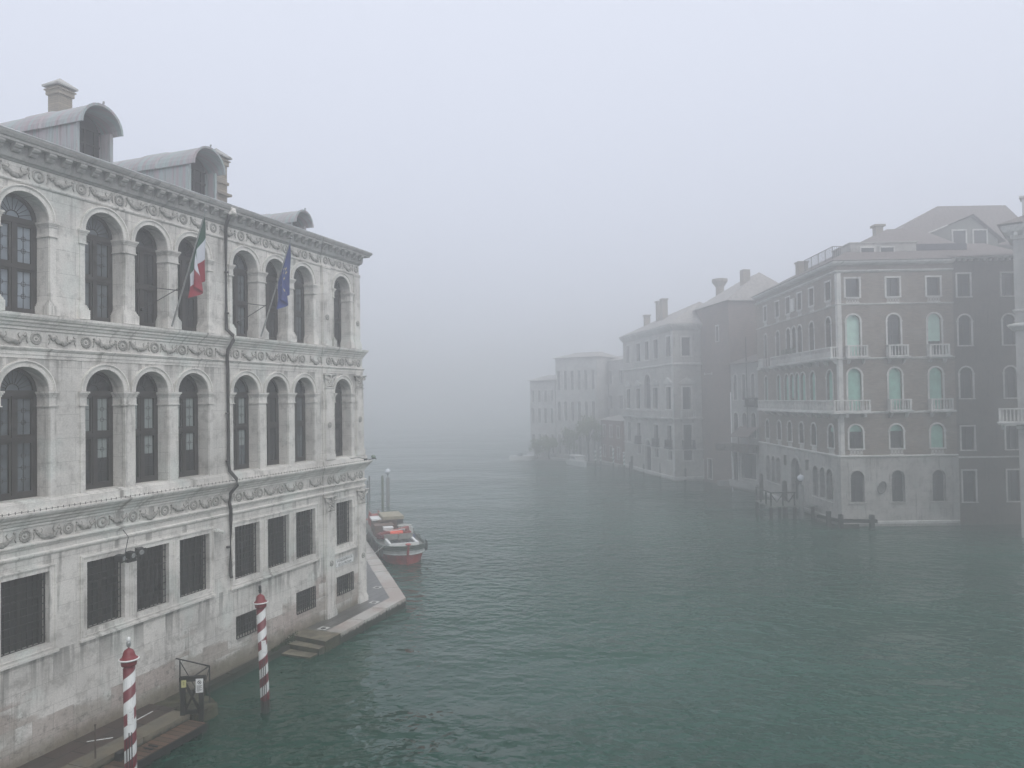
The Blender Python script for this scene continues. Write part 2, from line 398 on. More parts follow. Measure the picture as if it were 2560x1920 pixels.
# ------------------------------------------------------------------ mesh helpers
class MB:
    def __init__(s, m=None):
        s.v = []; s.f = []; s.mi = []; s.m = m
    def add(s, vs, fs, mi=0):
        o = len(s.v)
        for p in vs:
            p = Vector(p)
            if s.m is not None: p = s.m @ p
            s.v.append(tuple(p))
        for f in fs:
            s.f.append(tuple(i + o for i in f)); s.mi.append(mi)
        return s
    def box(s, x0, x1, y0, y1, z0, z1, mi=0):
        return s.add([(x0, y0, z0), (x1, y0, z0), (x1, y1, z0), (x0, y1, z0), (x0, y0, z1), (x1, y0, z1), (x1, y1, z1), (x0, y1, z1)],
                     [(0, 3, 2, 1), (4, 5, 6, 7), (0, 1, 5, 4), (1, 2, 6, 5), (2, 3, 7, 6), (3, 0, 4, 7)], mi)
    def quad(s, a, b, c, d, mi=0): return s.add([a, b, c, d], [(0, 1, 2, 3)], mi)
    def prism(s, pts, y0, y1, mi=0):          # polygon in x,z extruded along y
        n = len(pts)
        vs = [(x, y0, z) for x, z in pts] + [(x, y1, z) for x, z in pts]
        fs = [tuple(range(n)), tuple(range(2 * n - 1, n - 1, -1))] + [(i, (i + 1) % n + 0, (i + 1) % n + n, i + n) for i in range(n)]
        return s.add(vs, fs, mi)
    def slab(s, pts, z0, z1, mi=0):           # polygon in x,y extruded along z
        n = len(pts)
        vs = [(x, y, z0) for x, y in pts] + [(x, y, z1) for x, y in pts]
        fs = [tuple(range(n)), tuple(range(2 * n - 1, n - 1, -1))] + [(i, (i + 1) % n, (i + 1) % n + n, i + n) for i in range(n)]
        return s.add(vs, fs, mi)
    def tube(s, p0, p1, r, n=8, r1=None, mi=0, caps=True):
        p0 = Vector(p0); p1 = Vector(p1); d = (p1 - p0)
        if d.length < 1e-6: return s
        q = d.to_track_quat('Z', 'Y'); r1 = r if r1 is None else r1
        vs = []
        for pp, rr in ((p0, r), (p1, r1)):
            for i in range(n):
                a = 2 * PI * i / n
                vs.append(tuple(pp + q @ Vector((math.cos(a) * rr, math.sin(a) * rr, 0))))
        fs = [(i, (i + 1) % n, (i + 1) % n + n, i + n) for i in range(n)]
        if caps: fs += [tuple(range(n - 1, -1, -1)), tuple(range(n, 2 * n))]
        return s.add(vs, fs, mi)
    def path(s, pts, r, n=8, mi=0):
        pts = [Vector(p) for p in pts]; vs = []; k = len(pts)
        for j, p in enumerate(pts):
            a = pts[max(0, j - 1)]; b = pts[min(k - 1, j + 1)]
            q = (b - a).to_track_quat('Z', 'Y')
            for i in range(n):
                t = 2 * PI * i / n
                vs.append(tuple(p + q @ Vector((math.cos(t) * r, math.sin(t) * r, 0))))
        fs = [(j * n + i, j * n + (i + 1) % n, (j + 1) * n + (i + 1) % n, (j + 1) * n + i) for j in range(k - 1) for i in range(n)]
        fs += [tuple(range(n - 1, -1, -1)), tuple(range((k - 1) * n, k * n))]
        return s.add(vs, fs, mi)
    def lathe(s, prof, c=(0, 0, 0), n=16, mi=0):
        vs = []; k = len(prof)
        for r, z in prof:
            for i in range(n):
                a = 2 * PI * i / n
                vs.append((c[0] + r * math.cos(a), c[1] + r * math.sin(a), c[2] + z))
        fs = [(j * n + i, j * n + (i + 1) % n, (j + 1) * n + (i + 1) % n, (j + 1) * n + i) for j in range(k - 1) for i in range(n)]
        fs += [tuple(range(n - 1, -1, -1)), tuple(range((k - 1) * n, k * n))]
        return s.add(vs, fs, mi)
    def sphere(s, c, r, n=8, m=6, mi=0, sc=(1, 1, 1)):
        pr = []
        for j in range(m + 1):
            a = -PI / 2 + PI * j / m
            pr.append((math.cos(a) * r + 1e-4, math.sin(a) * r))
        vs = []
        for rr, z in pr:
            for i in range(n):
                a = 2 * PI * i / n
                vs.append((c[0] + rr * math.cos(a) * sc[0], c[1] + rr * math.sin(a) * sc[1], c[2] + z * sc[2]))
        fs = [(j * n + i, j * n + (i + 1) % n, (j + 1) * n + (i + 1) % n, (j + 1) * n + i) for j in range(m) for i in range(n)]
        return s.add(vs, fs, mi)
    def ring_xz(s, c, R0, r, n=18, k=6, mi=0, a0=0, a1=2 * PI, ys=1.0):      # torus lying against a wall
        vs = []; full = abs(a1 - a0 - 2 * PI) < 1e-6
        N = n if full else n + 1
        for i in range(N):
            a = a0 + (a1 - a0) * i / n
            for j in range(k):
                b = 2 * PI * j / k
                rr = R0 + r * math.cos(b)
                vs.append((c[0] + rr * math.cos(a), c[1] + r * math.sin(b) * ys, c[2] + rr * math.sin(a)))
        fs = []
        for i in range(n):
            i2 = (i + 1) % N
            for j in range(k):
                fs.append((i * k + j, i * k + (j + 1) % k, i2 * k + (j + 1) % k, i2 * k + j))
        return s.add(vs, fs, mi)
    def sweep(s, plan, prof, mi=0, cap=True):
        """plan: xy polyline, outward = right-hand side of travel; prof: (out, z) list."""
        P = [Vector((p[0], p[1])) for p in plan]; n = len(P)
        dirs = [(P[i + 1] - P[i]).normalized() for i in range(n - 1)]
        nor = [Vector((d.y, -d.x)) for d in dirs]
        off = []
        for i in range(n):
            if i == 0: off.append(nor[0])
            elif i == n - 1: off.append(nor[-1])
            else:
                b = nor[i - 1] + nor[i]
                b = b / max(0.2, (b.dot(nor[i])))
                off.append(b)
        k = len(prof); vs = []
        for i in range(n):
            for o, z in prof:
                q = P[i] + off[i] * o
                vs.append((q.x, q.y, z))
        fs = [(i * k + j, (i + 1) * k + j, (i + 1) * k + j + 1, i * k + j + 1) for i in range(n - 1) for j in range(k - 1)]
        if cap: fs += [tuple(range(k)), tuple((n - 1) * k + j for j in range(k - 1, -1, -1))]
        return s.add(vs, fs, mi)
    def build(s, name, mats, parent=None, smooth=False, loc=None):
        me = bpy.data.meshes.new(name)
        me.from_pydata(s.v, [], s.f)
        if not isinstance(mats, (list, tuple)): mats = [mats]
        for m in mats: me.materials.append(m)
        for p, i in zip(me.polygons, s.mi): p.material_index = i
        if smooth:
            for p in me.polygons: p.use_smooth = True
        me.update()
        o = bpy.data.objects.new(name, me)
        COL.objects.link(o)
        if parent is not None: o.parent = parent
        if loc is not None: o.location = loc
        return o

def tag(o, label, cat, group=None):
    o["label"] = label; o["category"] = cat
    if group: o["group"] = group
    return o
def struct(o): o["kind"] = "structure"; return o
def empty(name, loc, rz=0):
    o = bpy.data.objects.new(name, None); COL.objects.link(o)
    o.empty_display_size = 0.3
    o.location = loc; o.rotation_euler = (0, 0, rz); return o
def copyo(o, parent, loc=None, rz=None, scale=None):
    c = o.copy(); COL.objects.link(c); c.parent = parent
    if loc is not None: c.location = loc
    if rz is not None: c.rotation_euler = (0, 0, rz)
    if scale is not None: c.scale = scale
    for ch in o.children: 
        d = ch.copy(); COL.objects.link(d); d.parent = c
        for g in ch.children:
            e = g.copy(); COL.objects.link(e); e.parent = d
    return c

def arc(x0, x1, zs, n=14, rise=None):
    r = (x1 - x0) / 2; c = (x0 + x1) / 2; rise = r if rise is None else rise
    return [(c - r * math.cos(PI * i / n), zs + rise * math.sin(PI * i / n)) for i in range(n + 1)]

def holed(mb, x0, x1, z0, z1, ops, depth=0.3, y=0.0, mi=0, mr=None, n=14):
    """front wall with openings (xa, xb, za, zb, arched) and their reveals"""
    mr = mi if mr is None else mr
    xs = sorted(set([x0, x1] + [o[0] for o in ops] + [o[1] for o in ops]))
    zs = sorted(set([z0, z1] + [o[2] for o in ops] + [o[3] for o in ops]))
    xs = [x for x in xs if x0 <= x <= x1]; zs = [z for z in zs if z0 <= z <= z1]
    for i in range(len(xs) - 1):
        for j in range(len(zs) - 1):
            xm = (xs[i] + xs[i + 1]) / 2; zm = (zs[j] + zs[j + 1]) / 2
            if any(o[0] < xm < o[1] and o[2] < zm < o[3] for o in ops): continue
            mb.quad((xs[i], y, zs[j]), (xs[i + 1], y, zs[j]), (xs[i + 1], y, zs[j + 1]), (xs[i], y, zs[j + 1]), mi)
    for xa, xb, za, zb, ar in ops:
        if ar:
            sp = zb - (xb - xa) / 2
            pts = arc(xa, xb, sp, n)
            for k in range(n):
                (ax, az), (bx, bz) = pts[k], pts[k + 1]
                mb.quad((ax, y, az), (bx, y, bz), (bx, y, zb), (ax, y, zb), mi)
        else:
            sp = zb; pts = [(xa, zb), (xb, zb)]
        out = [(xa, za)] + pts + [(xb, za)]
        for k in range(len(out)):
            (ax, az), (bx, bz) = out[k], out[(k + 1) % len(out)]
            mb.quad((ax, y, az), (bx, y, bz), (bx, y + depth, bz), (ax, y + depth, az), mr)
    return mb

# ================================================================== SETTING: water, canal bed
wm = MB()
wm.quad((-400, -120, 0), (400, -120, 0), (400, 640, 0), (-400, 640, 0))
struct(wm.build("water", WATER))

# ================================================================== LEFT PALACE
PA = R(69.59)
PO = (-6.7, 33.2, 0.0)
pal = empty("palazzo", PO, PA)
tag(pal, "pale stone Renaissance palace with tall arched windows and carved friezes on the left bank", "palace")
XN = -27.0
W = [(-16.35, -15.07), (-14.01, -12.78), (-12.38, -11.16), (-10.76, -9.47), (-8.31, -7.02), (-6.60, -5.36), (-4.95, -3.68), (-2.29, -1.06)]
EXTRA = [(-18.65, -17.38), (-20.9, -19.65), (-22.5, -21.25), (-24.1, -22.85)]
ALLW = EXTRA + W
Z1, Z2, Z3 = 6.88, 11.86, 16.2
# wall
mb = MB()
gops = [(a + 0.02, b, 3.48, 5.30, False) for a, b in ALLW] + [(-8.23, -6.98, 1.46, 2.23, False), (-4.91, -3.70, 1.38, 2.22, False), (-2.24, -1.0, 1.42, 2.20, False)]
holed(mb, XN, 0, -1.5, Z1, gops, 0.3)
holed(mb, XN, -0.1, Z1, Z2, [(a, b, 7.2, 10.53, True) for a, b in ALLW], 0.47, 0.0)
holed(mb, XN, -0.3, Z2, Z3, [(a, b, 11.87, 14.93, True) for a, b in ALLW], 0.47, 0.0)
for x, z0, z1 in ((0, -1.5, Z1), (-0.1, Z1, Z2), (-0.3, Z2, Z3)):
    mb.quad((x, 0, z0), (x, 14, z0), (x, 14, z1), (x, 0, z1))
mb.quad((-0.1, 0, Z1), (0, 0, Z1), (0, 14, Z1), (-0.1, 14, Z1)); mb.quad((-0.3, 0, Z2), (-0.1, 0, Z2), (-0.1, 14, Z2), (-0.3, 14, Z2))
mb.quad((XN, 0, -1.5), (XN, 14, -1.5), (XN, 14, Z3), (XN, 0, Z3))
mb.quad((XN, 14, -1.5), (0, 14, -1.5), (-0.3, 14, Z3), (XN, 14, Z3))
# corner bay steps forward a little
def bayx(x1, z0, z1, ops):
    m2 = MB()
    holed(m2, -3.13, x1, z0, z1, ops, 0.05, -0.04)
    m2.quad((-3.13, -0.04, z0), (-3.13, 0, z0), (-3.13, 0, z1), (-3.13, -0.04, z1))
    m2.quad((x1, -0.04, z0), (x1, 0, z0), (x1, 0, z1), (x1, -0.04, z1))
    mb.add(m2.v, m2.f)
bayx(0.0, 0.0, Z1, [(-2.27, -1.06, 3.48, 5.30, False), (-2.24, -1.0, 1.42, 2.20, False)])
bayx(-0.1, Z1, Z2, [(-2.29, -1.06, 7.2, 10.53, True)])
bayx(-0.3, Z2, 15.62, [(-2.29, -1.06, 11.87, 14.93, True)])
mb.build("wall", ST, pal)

def plan(xe): return [(XN, 0), (-3.13, 0), (-3.13, -0.04), (xe, -0.04), (xe, 14)]
def course(name, xe, prof, mat=STT): return MB().sweep(plan(xe), prof).build(name, mat, pal)
course("cornice", -0.3, [(0.0, 15.60), (0.03, 15.61), (0.05, 15.64), (0.10, 15.67), (0.12, 15.73), (0.13, 15.78), (0.14, 16.0), (0.36, 16.0), (0.365, 16.06), (0.40, 16.08), (0.45, 16.16), (0.455, 16.19), (0.30, 16.235), (-0.2, 16.27)], STD)
course("string_course", -0.3, [(0, 15.11), (0.03, 15.12), (0.05, 15.15), (0.05, 15.19), (0.01, 15.21), (0, 15.21)])
course("string_course", -0.1, [(0, 11.45), (0.03, 11.46), (0.035, 11.52), (0.07, 11.55), (0.09, 11.61), (0.13, 11.64), (0.14, 11.69), (0.18, 11.72), (0.21, 11.78), (0.215, 11.845), (-0.25, 11.875)])
course("string_course", -0.1, [(0, 10.74), (0.018, 10.742), (0.018, 10.83), (0.034, 10.832), (0.034, 10.92), (0.06, 10.95), (0.085, 10.99), (0.085, 11.01), (0.0, 11.04)])
course("string_course", 0.0, [(0, 6.50), (0.035, 6.51), (0.04, 6.57), (0.08, 6.60), (0.10, 6.66), (0.15, 6.69), (0.17, 6.74), (0.23, 6.79), (0.27, 6.85), (0.275, 6.89), (0.13, 6.93), (0.10, 6.935), (0.095, 7.12), (0.06, 7.125), (0.055, 7.165), (-0.08, 7.18)])
course("string_course", 0.0, [(0, 5.97), (0.03, 5.98), (0.045, 6.02), (0.075, 6.05), (0.08, 6.085), (0.0, 6.12)])
course("string_course", 0.0, [(0, 5.72), (0.025, 5.73), (0.05, 5.77), (0.055, 5.81), (0.0, 5.84)])
# corbels under the cornice
cb = MB()
cb.prism([(0, 15.99), (0, 15.78), (0, 15.78)][:0] or [(-0.1, 15.99), (-0.1, 15.79), (0.1, 15.79), (0.1, 15.99)], -0.14, -0.15)
cb = MB()
prof = [(-0.14, 15.995), (-0.14, 15.79), (-0.20, 15.80), (-0.24, 15.84), (-0.25, 15.88), (-0.31, 15.90), (-0.33, 15.935), (-0.345, 15.94), (-0.345, 15.995)]
nn = len(prof)
cb.add([(-0.1, y, z) for y, z in prof] + [(0.1, y, z) for y, z in prof], [tuple(range(nn)), tuple(range(2 * nn - 1, nn - 1, -1))] + [(i, (i + 1) % nn, (i + 1) % nn + nn, i + nn) for i in range(nn)])
c0 = cb.build("corbel", STD, pal, loc=(-0.5, -0.04, 0))
for i in range(1, 60):
    x = -0.5 - 0.445 * i
    if x < XN + 0.3: break
    copyo(c0, pal, (x, -0.04 if x > -3.1 else 0.0, 0))
# bird spikes on the lower ledge
sp = MB()
x = XN
while x < 0.2:
    sp.box(x, x + 0.012, -0.235, -0.222, 6.88, 6.965); x += 0.16
sp.tube((XN, -0.228, 6.935), (0.22, -0.228, 6.935), 0.006, 5)
sp.build("bird_spikes", IRON, pal)

# archivolts
def archivolt(w2):
    m = MB(); r = w2
    for (r0, r1, y0) in ((r, r + 0.105, -0.035), (r + 0.105, r + 0.125, -0.05), (r + 0.125, r + 0.16, -0.075)):
        n = 20
        for k in range(n):
            a, b = PI * k / n, PI * (k + 1) / n
            P = lambda rr, t, y: (rr * math.cos(t), y, rr * math.sin(t))
            m.quad(P(r0, a, y0), P(r1, a, y0), P(r1, b, y0), P(r0, b, y0))
            m.quad(P(r1, a, y0), P(r1, a, 0.02), P(r1, b, 0.02), P(r1, b, y0))
            m.quad(P(r0, a, y0), P(r0, a, 0.02), P(r0, b, 0.02), P(r0, b, y0))
    return m
av = None
for a, b in ALLW:
    yo = -0.04 if a > -3 else 0
    for zs in (9.915, 14.315):
        if av is None: av = archivolt(0.615).build("archivolt", STT, pal)
        else: av = copyo(av, pal)
        av.location = ((a + b) / 2, yo, zs); av.scale = ((b - a) / 1.23,) + (1, 1)

# piers with impost capitals between and beside the openings
def pier(x0, x1, zb, zt, yo, base, op_l, op_r):
    m = MB()
    w_ = -0.03 + yo
    m.box(x0 + 0.02, x1 - 0.02, w_, yo + 0.012, zb, zt - 0.2)
    # raised border
    if x1 - x0 > 0.3:
        m.box(x0 + 0.02, x0 + 0.07, w_ - 0.012, w_, zb + 0.1, zt - 0.5); m.box(x1 - 0.07, x1 - 0.02, w_ - 0.012, w_, zb + 0.1, zt - 0.5)
    def blk(e, z0, z1, dp=0.45):      # block that returns into the openings
        xa = x0 - (e if op_l else 0.0); xb = x1 + (e if op_r else 0.0)
        if not op_l: xa = x0 - e * 0.6
        if not op_r: xb = x1 + e * 0.6
        m.box(xa, xb, yo - 0.03 - e, yo + 0.004, z0, z1)
        if op_l: m.box(xa, x0 + 0.004, yo + 0.004, yo + dp, z0, z1)
        if op_r: m.box(x1 - 0.004, xb, yo + 0.004, yo + dp, z0, z1)
    blk(0.07, zt - 0.05, zt); blk(0.05, zt - 0.09, zt - 0.05); blk(0.03, zt - 0.14, zt - 0.09); blk(0.012, zt - 0.36, zt - 0.14)
    blk(0.035, zt - 0.39, zt - 0.36)
    if base:
        blk(0.075, zb, zb + 0.26); blk(0.05, zb + 0.26, zb + 0.31); blk(0.03, zb + 0.31, zb + 0.35); blk(0.015, zb + 0.35, zb + 0.39)
    return m
for zb, zt, base in ((7.17, 9.91, False), (11.87, 14.31, True)):
    for i, (a, b) in enumerate(ALLW):
        yo = -0.04 if a > -3 else 0
        pa = ALLW[i - 1][1] if i else -99
        nb = ALLW[i + 1][0] if i < len(ALLW) - 1 else 99
        if nb - b < 0.6: pier(b, nb, zb, zt, yo, base, True, True).build("pier", STT, pal)
        else: pier(b, b + 0.21, zb, zt, yo, base, True, False).build("pier", STT, pal)
        if a - pa >= 0.6: pier(a - 0.19 if a < -3 else a - 0.07, a, zb, zt, yo, base, False, True).build("pier", STT, pal)

# corner pilasters
def pilaster(x0, x1, zb, zt, cap, out=0.07):
    m = MB(); y = -0.04
    m.box(x0, x1, y - out, y + 0.01, zb, zt)
    t = zt - 0.12
    m.box(x0 + 0.05, x0 + 0.085, y - out - 0.012, y - out, zb + 0.45, t); m.box(x1 - 0.085, x1 - 0.05, y - out - 0.012, y - out, zb + 0.45, t)
    m.box(x0 + 0.085, x1 - 0.085, y - out - 0.012, y - out, t - 0.035, t)
    m.box(x0 - 0.05, x1 + 0.05, y - out - 0.05, y + 0.005, zb, zb + 0.22)
    m.box(x0 - 0.03, x1 + 0.03, y - out - 0.03, y + 0.004, zb + 0.22, zb + 0.28); m.box(x0 - 0.015, x1 + 0.015, y - out - 0.015, y + 0.004, zb + 0.28, zb + 0.33)
    m.box(x0 - 0.03, x1 + 0.03, y - out - 0.03, y + 0.003, zt, zt + 0.03)
    o = m.build("pilaster", STT, pal)
    if cap:
        c = MB(); h = cap; z = zt + 0.03; xc = (x0 + x1) / 2; hw = (x1 - x0) / 2 - 0.03
        c.box(xc - hw, xc + hw, y - out + 0.01, y + 0.01, z, z + h)
        c.add([(xc - hw - 0.12, y - out - 0.1, z + h - 0.03), (xc + hw + 0.12, y - out - 0.1, z + h - 0.03), (xc + hw + 0.12, y, z + h - 0.03), (xc - hw - 0.12, y, z + h - 0.03),
               (xc - hw - 0.14, y - out - 0.12, z + h + 0.03), (xc + hw + 0.14, y - out - 0.12, z + h + 0.03), (xc + hw + 0.14, y, z + h + 0.03), (xc - hw - 0.14, y, z + h + 0.03)],
              [(0, 3, 2, 1), (4, 5, 6, 7), (0, 1, 5, 4), (1, 2, 6, 5), (2, 3, 7, 6), (3, 0, 4, 7)])
        for s in (-1, 1):
            c.ring_xz((xc + s * (hw + 0.05), y - out - 0.04, z + h - 0.10), 0.055, 0.03, 12, 6)
            c.sphere((xc + s * (hw + 0.05), y - out - 0.05, z + h - 0.10), 0.035)
            c.path([(xc + s * 0.05, y - out - 0.02, z + h * 0.35), (xc + s * 0.12, y - out - 0.05, z + h * 0.6), (xc + s * (hw), y - out - 0.06, z + h * 0.8)], 0.025, 5)
        for row, (zz, cnt) in enumerate(((0.02, 3), (0.3, 2), (0.52, 3))):
            for k in range(cnt):
                xx = xc + (k - (cnt - 1) / 2) * (2 * hw / 3)
                zc = z + h * (zz + 0.13)
                c.sphere((xx, y - out - 0.015 - 0.012 * row, zc), 0.07, 6, 5, sc=(0.9, 0.55, h * 1.25))
                c.sphere((xx, y - out - 0.05 - 0.012 * row, zc + h * 0.11), 0.035, 6, 4)
        c.sphere((xc, y - out - 0.08, z + h - 0.05), 0.045)
        c.build("capital", STT, o, smooth=True)
    return o
pilaster(-3.02, -2.45, 0.70, 4.98, 0.62); pilaster(-0.62, -0.03, 0.70, 4.98, 0.62)
pilaster(-3.0, -2.45, 7.17, 10.12, 0.52); pilaster(-0.70, -0.13, 7.17, 10.12, 0.52)
pilaster(-3.10, -2.63, 11.87, 15.07, 0); pilaster(-0.78, -0.33, 11.87, 15.07, 0)
ro = MB(); ro.ring_xz((0, 0, 0), 0.1, 0.025, 14, 6); ro.sphere((0, 0, 0), 0.045)
r0 = ro.build("rosette", RELIEF, pal, smooth=True, loc=(-2.76, -0.12, 8.6))
for p in ((-0.43, -0.12, 8.75), (-2.86, -0.12, 13.05), (-0.55, -0.12, 13.0), (-2.72, -0.12, 2.9), (-0.3, -0.12, 2.75)): copyo(r0, pal, p)

# relief friezes
r_ = random.Random(3)
def wreath(kind):
    m = MB()
    if kind == 0:
        m.ring_xz((0, 0, 0), 0.135, 0.028, 22, 6); m.ring_xz((0, 0, 0), 0.085, 0.012, 18, 5)
        m.sphere((0, -0.005, 0), 0.03)
    elif kind == 1:
        for k in range(16):
            a = 2 * PI * k / 16
            m.sphere((0.135 * math.cos(a), -0.01, 0.135 * math.sin(a)), 0.036, 6, 4)
        m.ring_xz((0, 0, 0), 0.09, 0.014, 16, 5); m.sphere((0, 0, 0), 0.04)
    else:
        m.ring_xz((0, 0, 0), 0.14, 0.034, 20, 6); m.sphere((0.02, -0.01, 0), 0.06, sc=(0.8, 0.6, 1.2))
    return m
def garland(seed):
    q = random.Random(seed); m = MB(); n = 17; dz = q.uniform(0.15, 0.22); sk = q.uniform(-.3, .3)
    for k in range(n):
        if q.random() < 0.08: continue
        t = k / (n - 1); x = (t - 0.5) * 0.6; z = 0.1 - dz * (1 - abs(2 * t - 1) ** q.uniform(1.8, 2.3)) + sk * 0.06 * math.sin(2 * PI * t)
        rr = 0.028 + 0.026 * math.sin(PI * t)
        for _ in range(2):
            m.sphere((x + q.uniform(-.015, .015), -0.01 - q.uniform(0, .02), z + q.uniform(-.03, .03)), rr * q.uniform(.8, 1.2), 6, 4)
    for s in (-1, 1):
        m.path([(s * 0.30, -0.01, 0.1), (s * 0.33, -0.02, 0.02), (s * 0.31, -0.015, -0.05), (s * 0.34, -0.01, -0.12)], 0.012, 5)
        m.path([(s * 0.16, -0.01, 0.0), (s * 0.12, -0.015, 0.08), (s * 0.15, -0.01, 0.13)], 0.01, 5)
        m.sphere((s * 0.30, -0.01, 0.12), 0.03, 6, 4)
    return m
wr = [wreath(k).build("roundel", RELIEF, pal, smooth=True) for k in range(3)]
ga = [garland(k).build("garland", RELIEF, pal, smooth=True) for k in range(6)]
used_w = [False] * 3; used_g = [False] * 6
RR = [(15.41, [-15.35, -14.12, -12.9, -11.7, -10.5, -9.19, -7.86, -6.54, -5.4, -4.21, -2.85, -1.84, -0.55]),
      (11.25, [-15.41, -13.99, -12.8, -11.66, -10.58, -9.4, -8.14, -6.85, -5.56, -4.39, -2.7, -1.71, -0.42]),
      (6.31, [-15.71, -14.52, -13.5, -12.46, -11.29, -10.12, -9.15, -8.05, -6.96, -5.78, -4.6, -2.69, -1.66, -0.33])]
for z, xs in RR:
    xs = [xs[0] - 1.25 * k for k in range(7, 0, -1)] + xs
    for i, x in enumerate(xs):
        k = r_.randrange(3); yo = -0.045 if x > -3.13 else -0.005
        if x > -3.2 and (x > -0.7 or x < -2.6): yo = -0.05
        if not used_w[k]: wr[k].location = (x, yo, z); used_w[k] = True
        else: copyo(wr[k], pal, (x, yo, z))
        if i + 1 < len(xs):
            g = xs[i + 1] - x
            xm = x + g / 2
            if abs(xm + 3.2) < 0.3: xm = -3.6 if g > 1.3 else xm
            if g > 0.85:
                k = r_.randrange(6); yo = -0.045 if xm > -3.13 else -0.005; s_ = min(1.15, (g - 0.36) / 0.72)
                if not used_g[k]: ga[k].location = (xm, yo, z - 0.01); ga[k].scale = (s_, 1, 1); used_g[k] = True
                else: copyo(ga[k], pal, (xm, yo, z - 0.01), scale=(s_, 1, 1))

# arched windows: frame > glass
def arch_window(w_, h, zmid, lead, pane):
    """origin at bottom centre of the opening, frame standing at y=0"""
    f = MB(); g = MB(); r = w_ / 2; zs = h - r
    P = [(-r, 0), (-r, zs)] + arc(-r, r, zs, 16)[1:-1] + [(r, zs), (r, 0)]
    t = 0.09
    Q = [(-r + t, 0.1), (-r + t, zs)] + [(x * (r - t) / r, zs + (z - zs) * (r - t) / r) for x, z in arc(-r, r, zs, 16)[1:-1]] + [(r - t, zs), (r - t, 0.1)]
    n = len(P)
    for i in range(n):
        j = (i + 1) % n
        f.quad((P[i][0], 0, P[i][1]), (P[j][0], 0, P[j][1]), (Q[j][0], 0, Q[j][1]), (Q[i][0], 0, Q[i][1]))
        f.quad((Q[i][0], 0, Q[i][1]), (Q[j][0], 0, Q[j][1]), (Q[j][0], 0.08, Q[j][1]), (Q[i][0], 0.08, Q[i][1]))
    f.box(-r + t, r - t, -0.02, 0.07, zs - 0.12, zs + 0.03)
    f.box(-0.055, 0.055, -0.015, 0.07, 0.1, zs - 0.12)
    f.box(-r + t, r - t, -0.025, 0.07, zmid - 0.05, zmid + 0.05)
    fw = r - t - 0.055
    for s in (-1, 1):
        xc = s * (0.055 + fw / 2)
        for (z0, z1) in ((0.1, zmid - 0.05), (zmid + 0.05, zs - 0.12)):
            x0, x1 = xc - fw / 2, xc + fw / 2
            f.box(x0, x0 + 0.055, 0.005, 0.06, z0, z1); f.box(x1 - 0.055, x1, 0.005, 0.06, z0, z1)
            f.box(x0 + 0.055, x1 - 0.055, 0.005, 0.06, z0, z0 + 0.07); f.box(x0 + 0.055, x1 - 0.055, 0.005, 0.06, z1 - 0.06, z1)
            hgt = z1 - z0 - 0.13; k = max(2, round(hgt / 0.30))
            for q in range(1, k):
                zz = z0 + 0.07 + hgt * q / k
                f.box(x0 + 0.055, x1 - 0.055, 0.045, 0.056, zz - 0.006, zz + 0.006)
            for q in range(1, k):
                zz = z0 + 0.07 + hgt * q / k
                f.ring_xz((xc, 0.05, zz), 0.062, 0.006, 8, 4)
            f.box(xc - 0.005, xc + 0.005, 0.045, 0.055, z0 + 0.07, z1 - 0.06)
    # fanlight
    for k in range(1, 10):
        a = PI * k / 10
        f.tube((0.17 * math.cos(a), 0.04, zs + 0.03 + 0.17 * math.sin(a)), ((r - t) * math.cos(a), 0.04, zs + 0.03 + (r - t - .02) * math.sin(a)), 0.008, 4)
    f.ring_xz((0, 0.04, zs + 0.03), 0.17, 0.011, 10, 4, a0=0, a1=PI)
    n = len(Q)
    g.add([(x, 0.062, z) for x, z in Q], [tuple(range(n))])
    return f, g
def put_window(proto, parent, loc, glassmat=None):
    c = copyo(proto, parent, loc)
    if glassmat:
        for ch in c.children:
            if ch.name.startswith("glass"):
                ch.data = ch.data.copy(); ch.data.materials[0] = glassmat
    return c
f3, g3 = arch_window(1.24, 3.06, 1.22, True, 0)
p3 = f3.build("arched_window", WOODF, pal); g3.build("glass", MILK, p3)
f2, g2 = arch_window(1.24, 3.33, 1.50, True, 0)
p2 = f2.build("arched_window", WOODF, pal); g2.build("glass", DARKG, p2)
cur = MB(); 
for s in (0.12, -0.44): cur.box(s, s + 0.32, 0.052, 0.059, 1.56, 2.52)
cur.box(0.12, 0.44, 0.052, 0.059, 0.85, 1.44)
first3 = first2 = True
for i, (a, b) in enumerate(ALLW):
    yo = 0.40
    l3 = ((a + b) / 2, yo, 11.87); l2 = ((a + b) / 2, yo, 7.2)
    if first3: p3.location = l3; first3 = False
    else:
        gm = {4: MILK2, 5: MILK, 6: DARKG, 7: DARKG, 8: MILK, 9: DARKG, 10: MILK, 11: DARKG}.get(i)
        put_window(p3, pal, l3, gm)
    if first2: p2.location = l2; c = p2; first2 = False
    else: c = put_window(p2, pal, l2)
    if i in (5, 6, 7, 8): cur.build("blind", CURT, c)
    if i in (4, 8, 10):
        for ch in c.children:
            if ch.name.startswith("glass"): ch.data = ch.data.copy(); ch.data.materials[0] = MILK

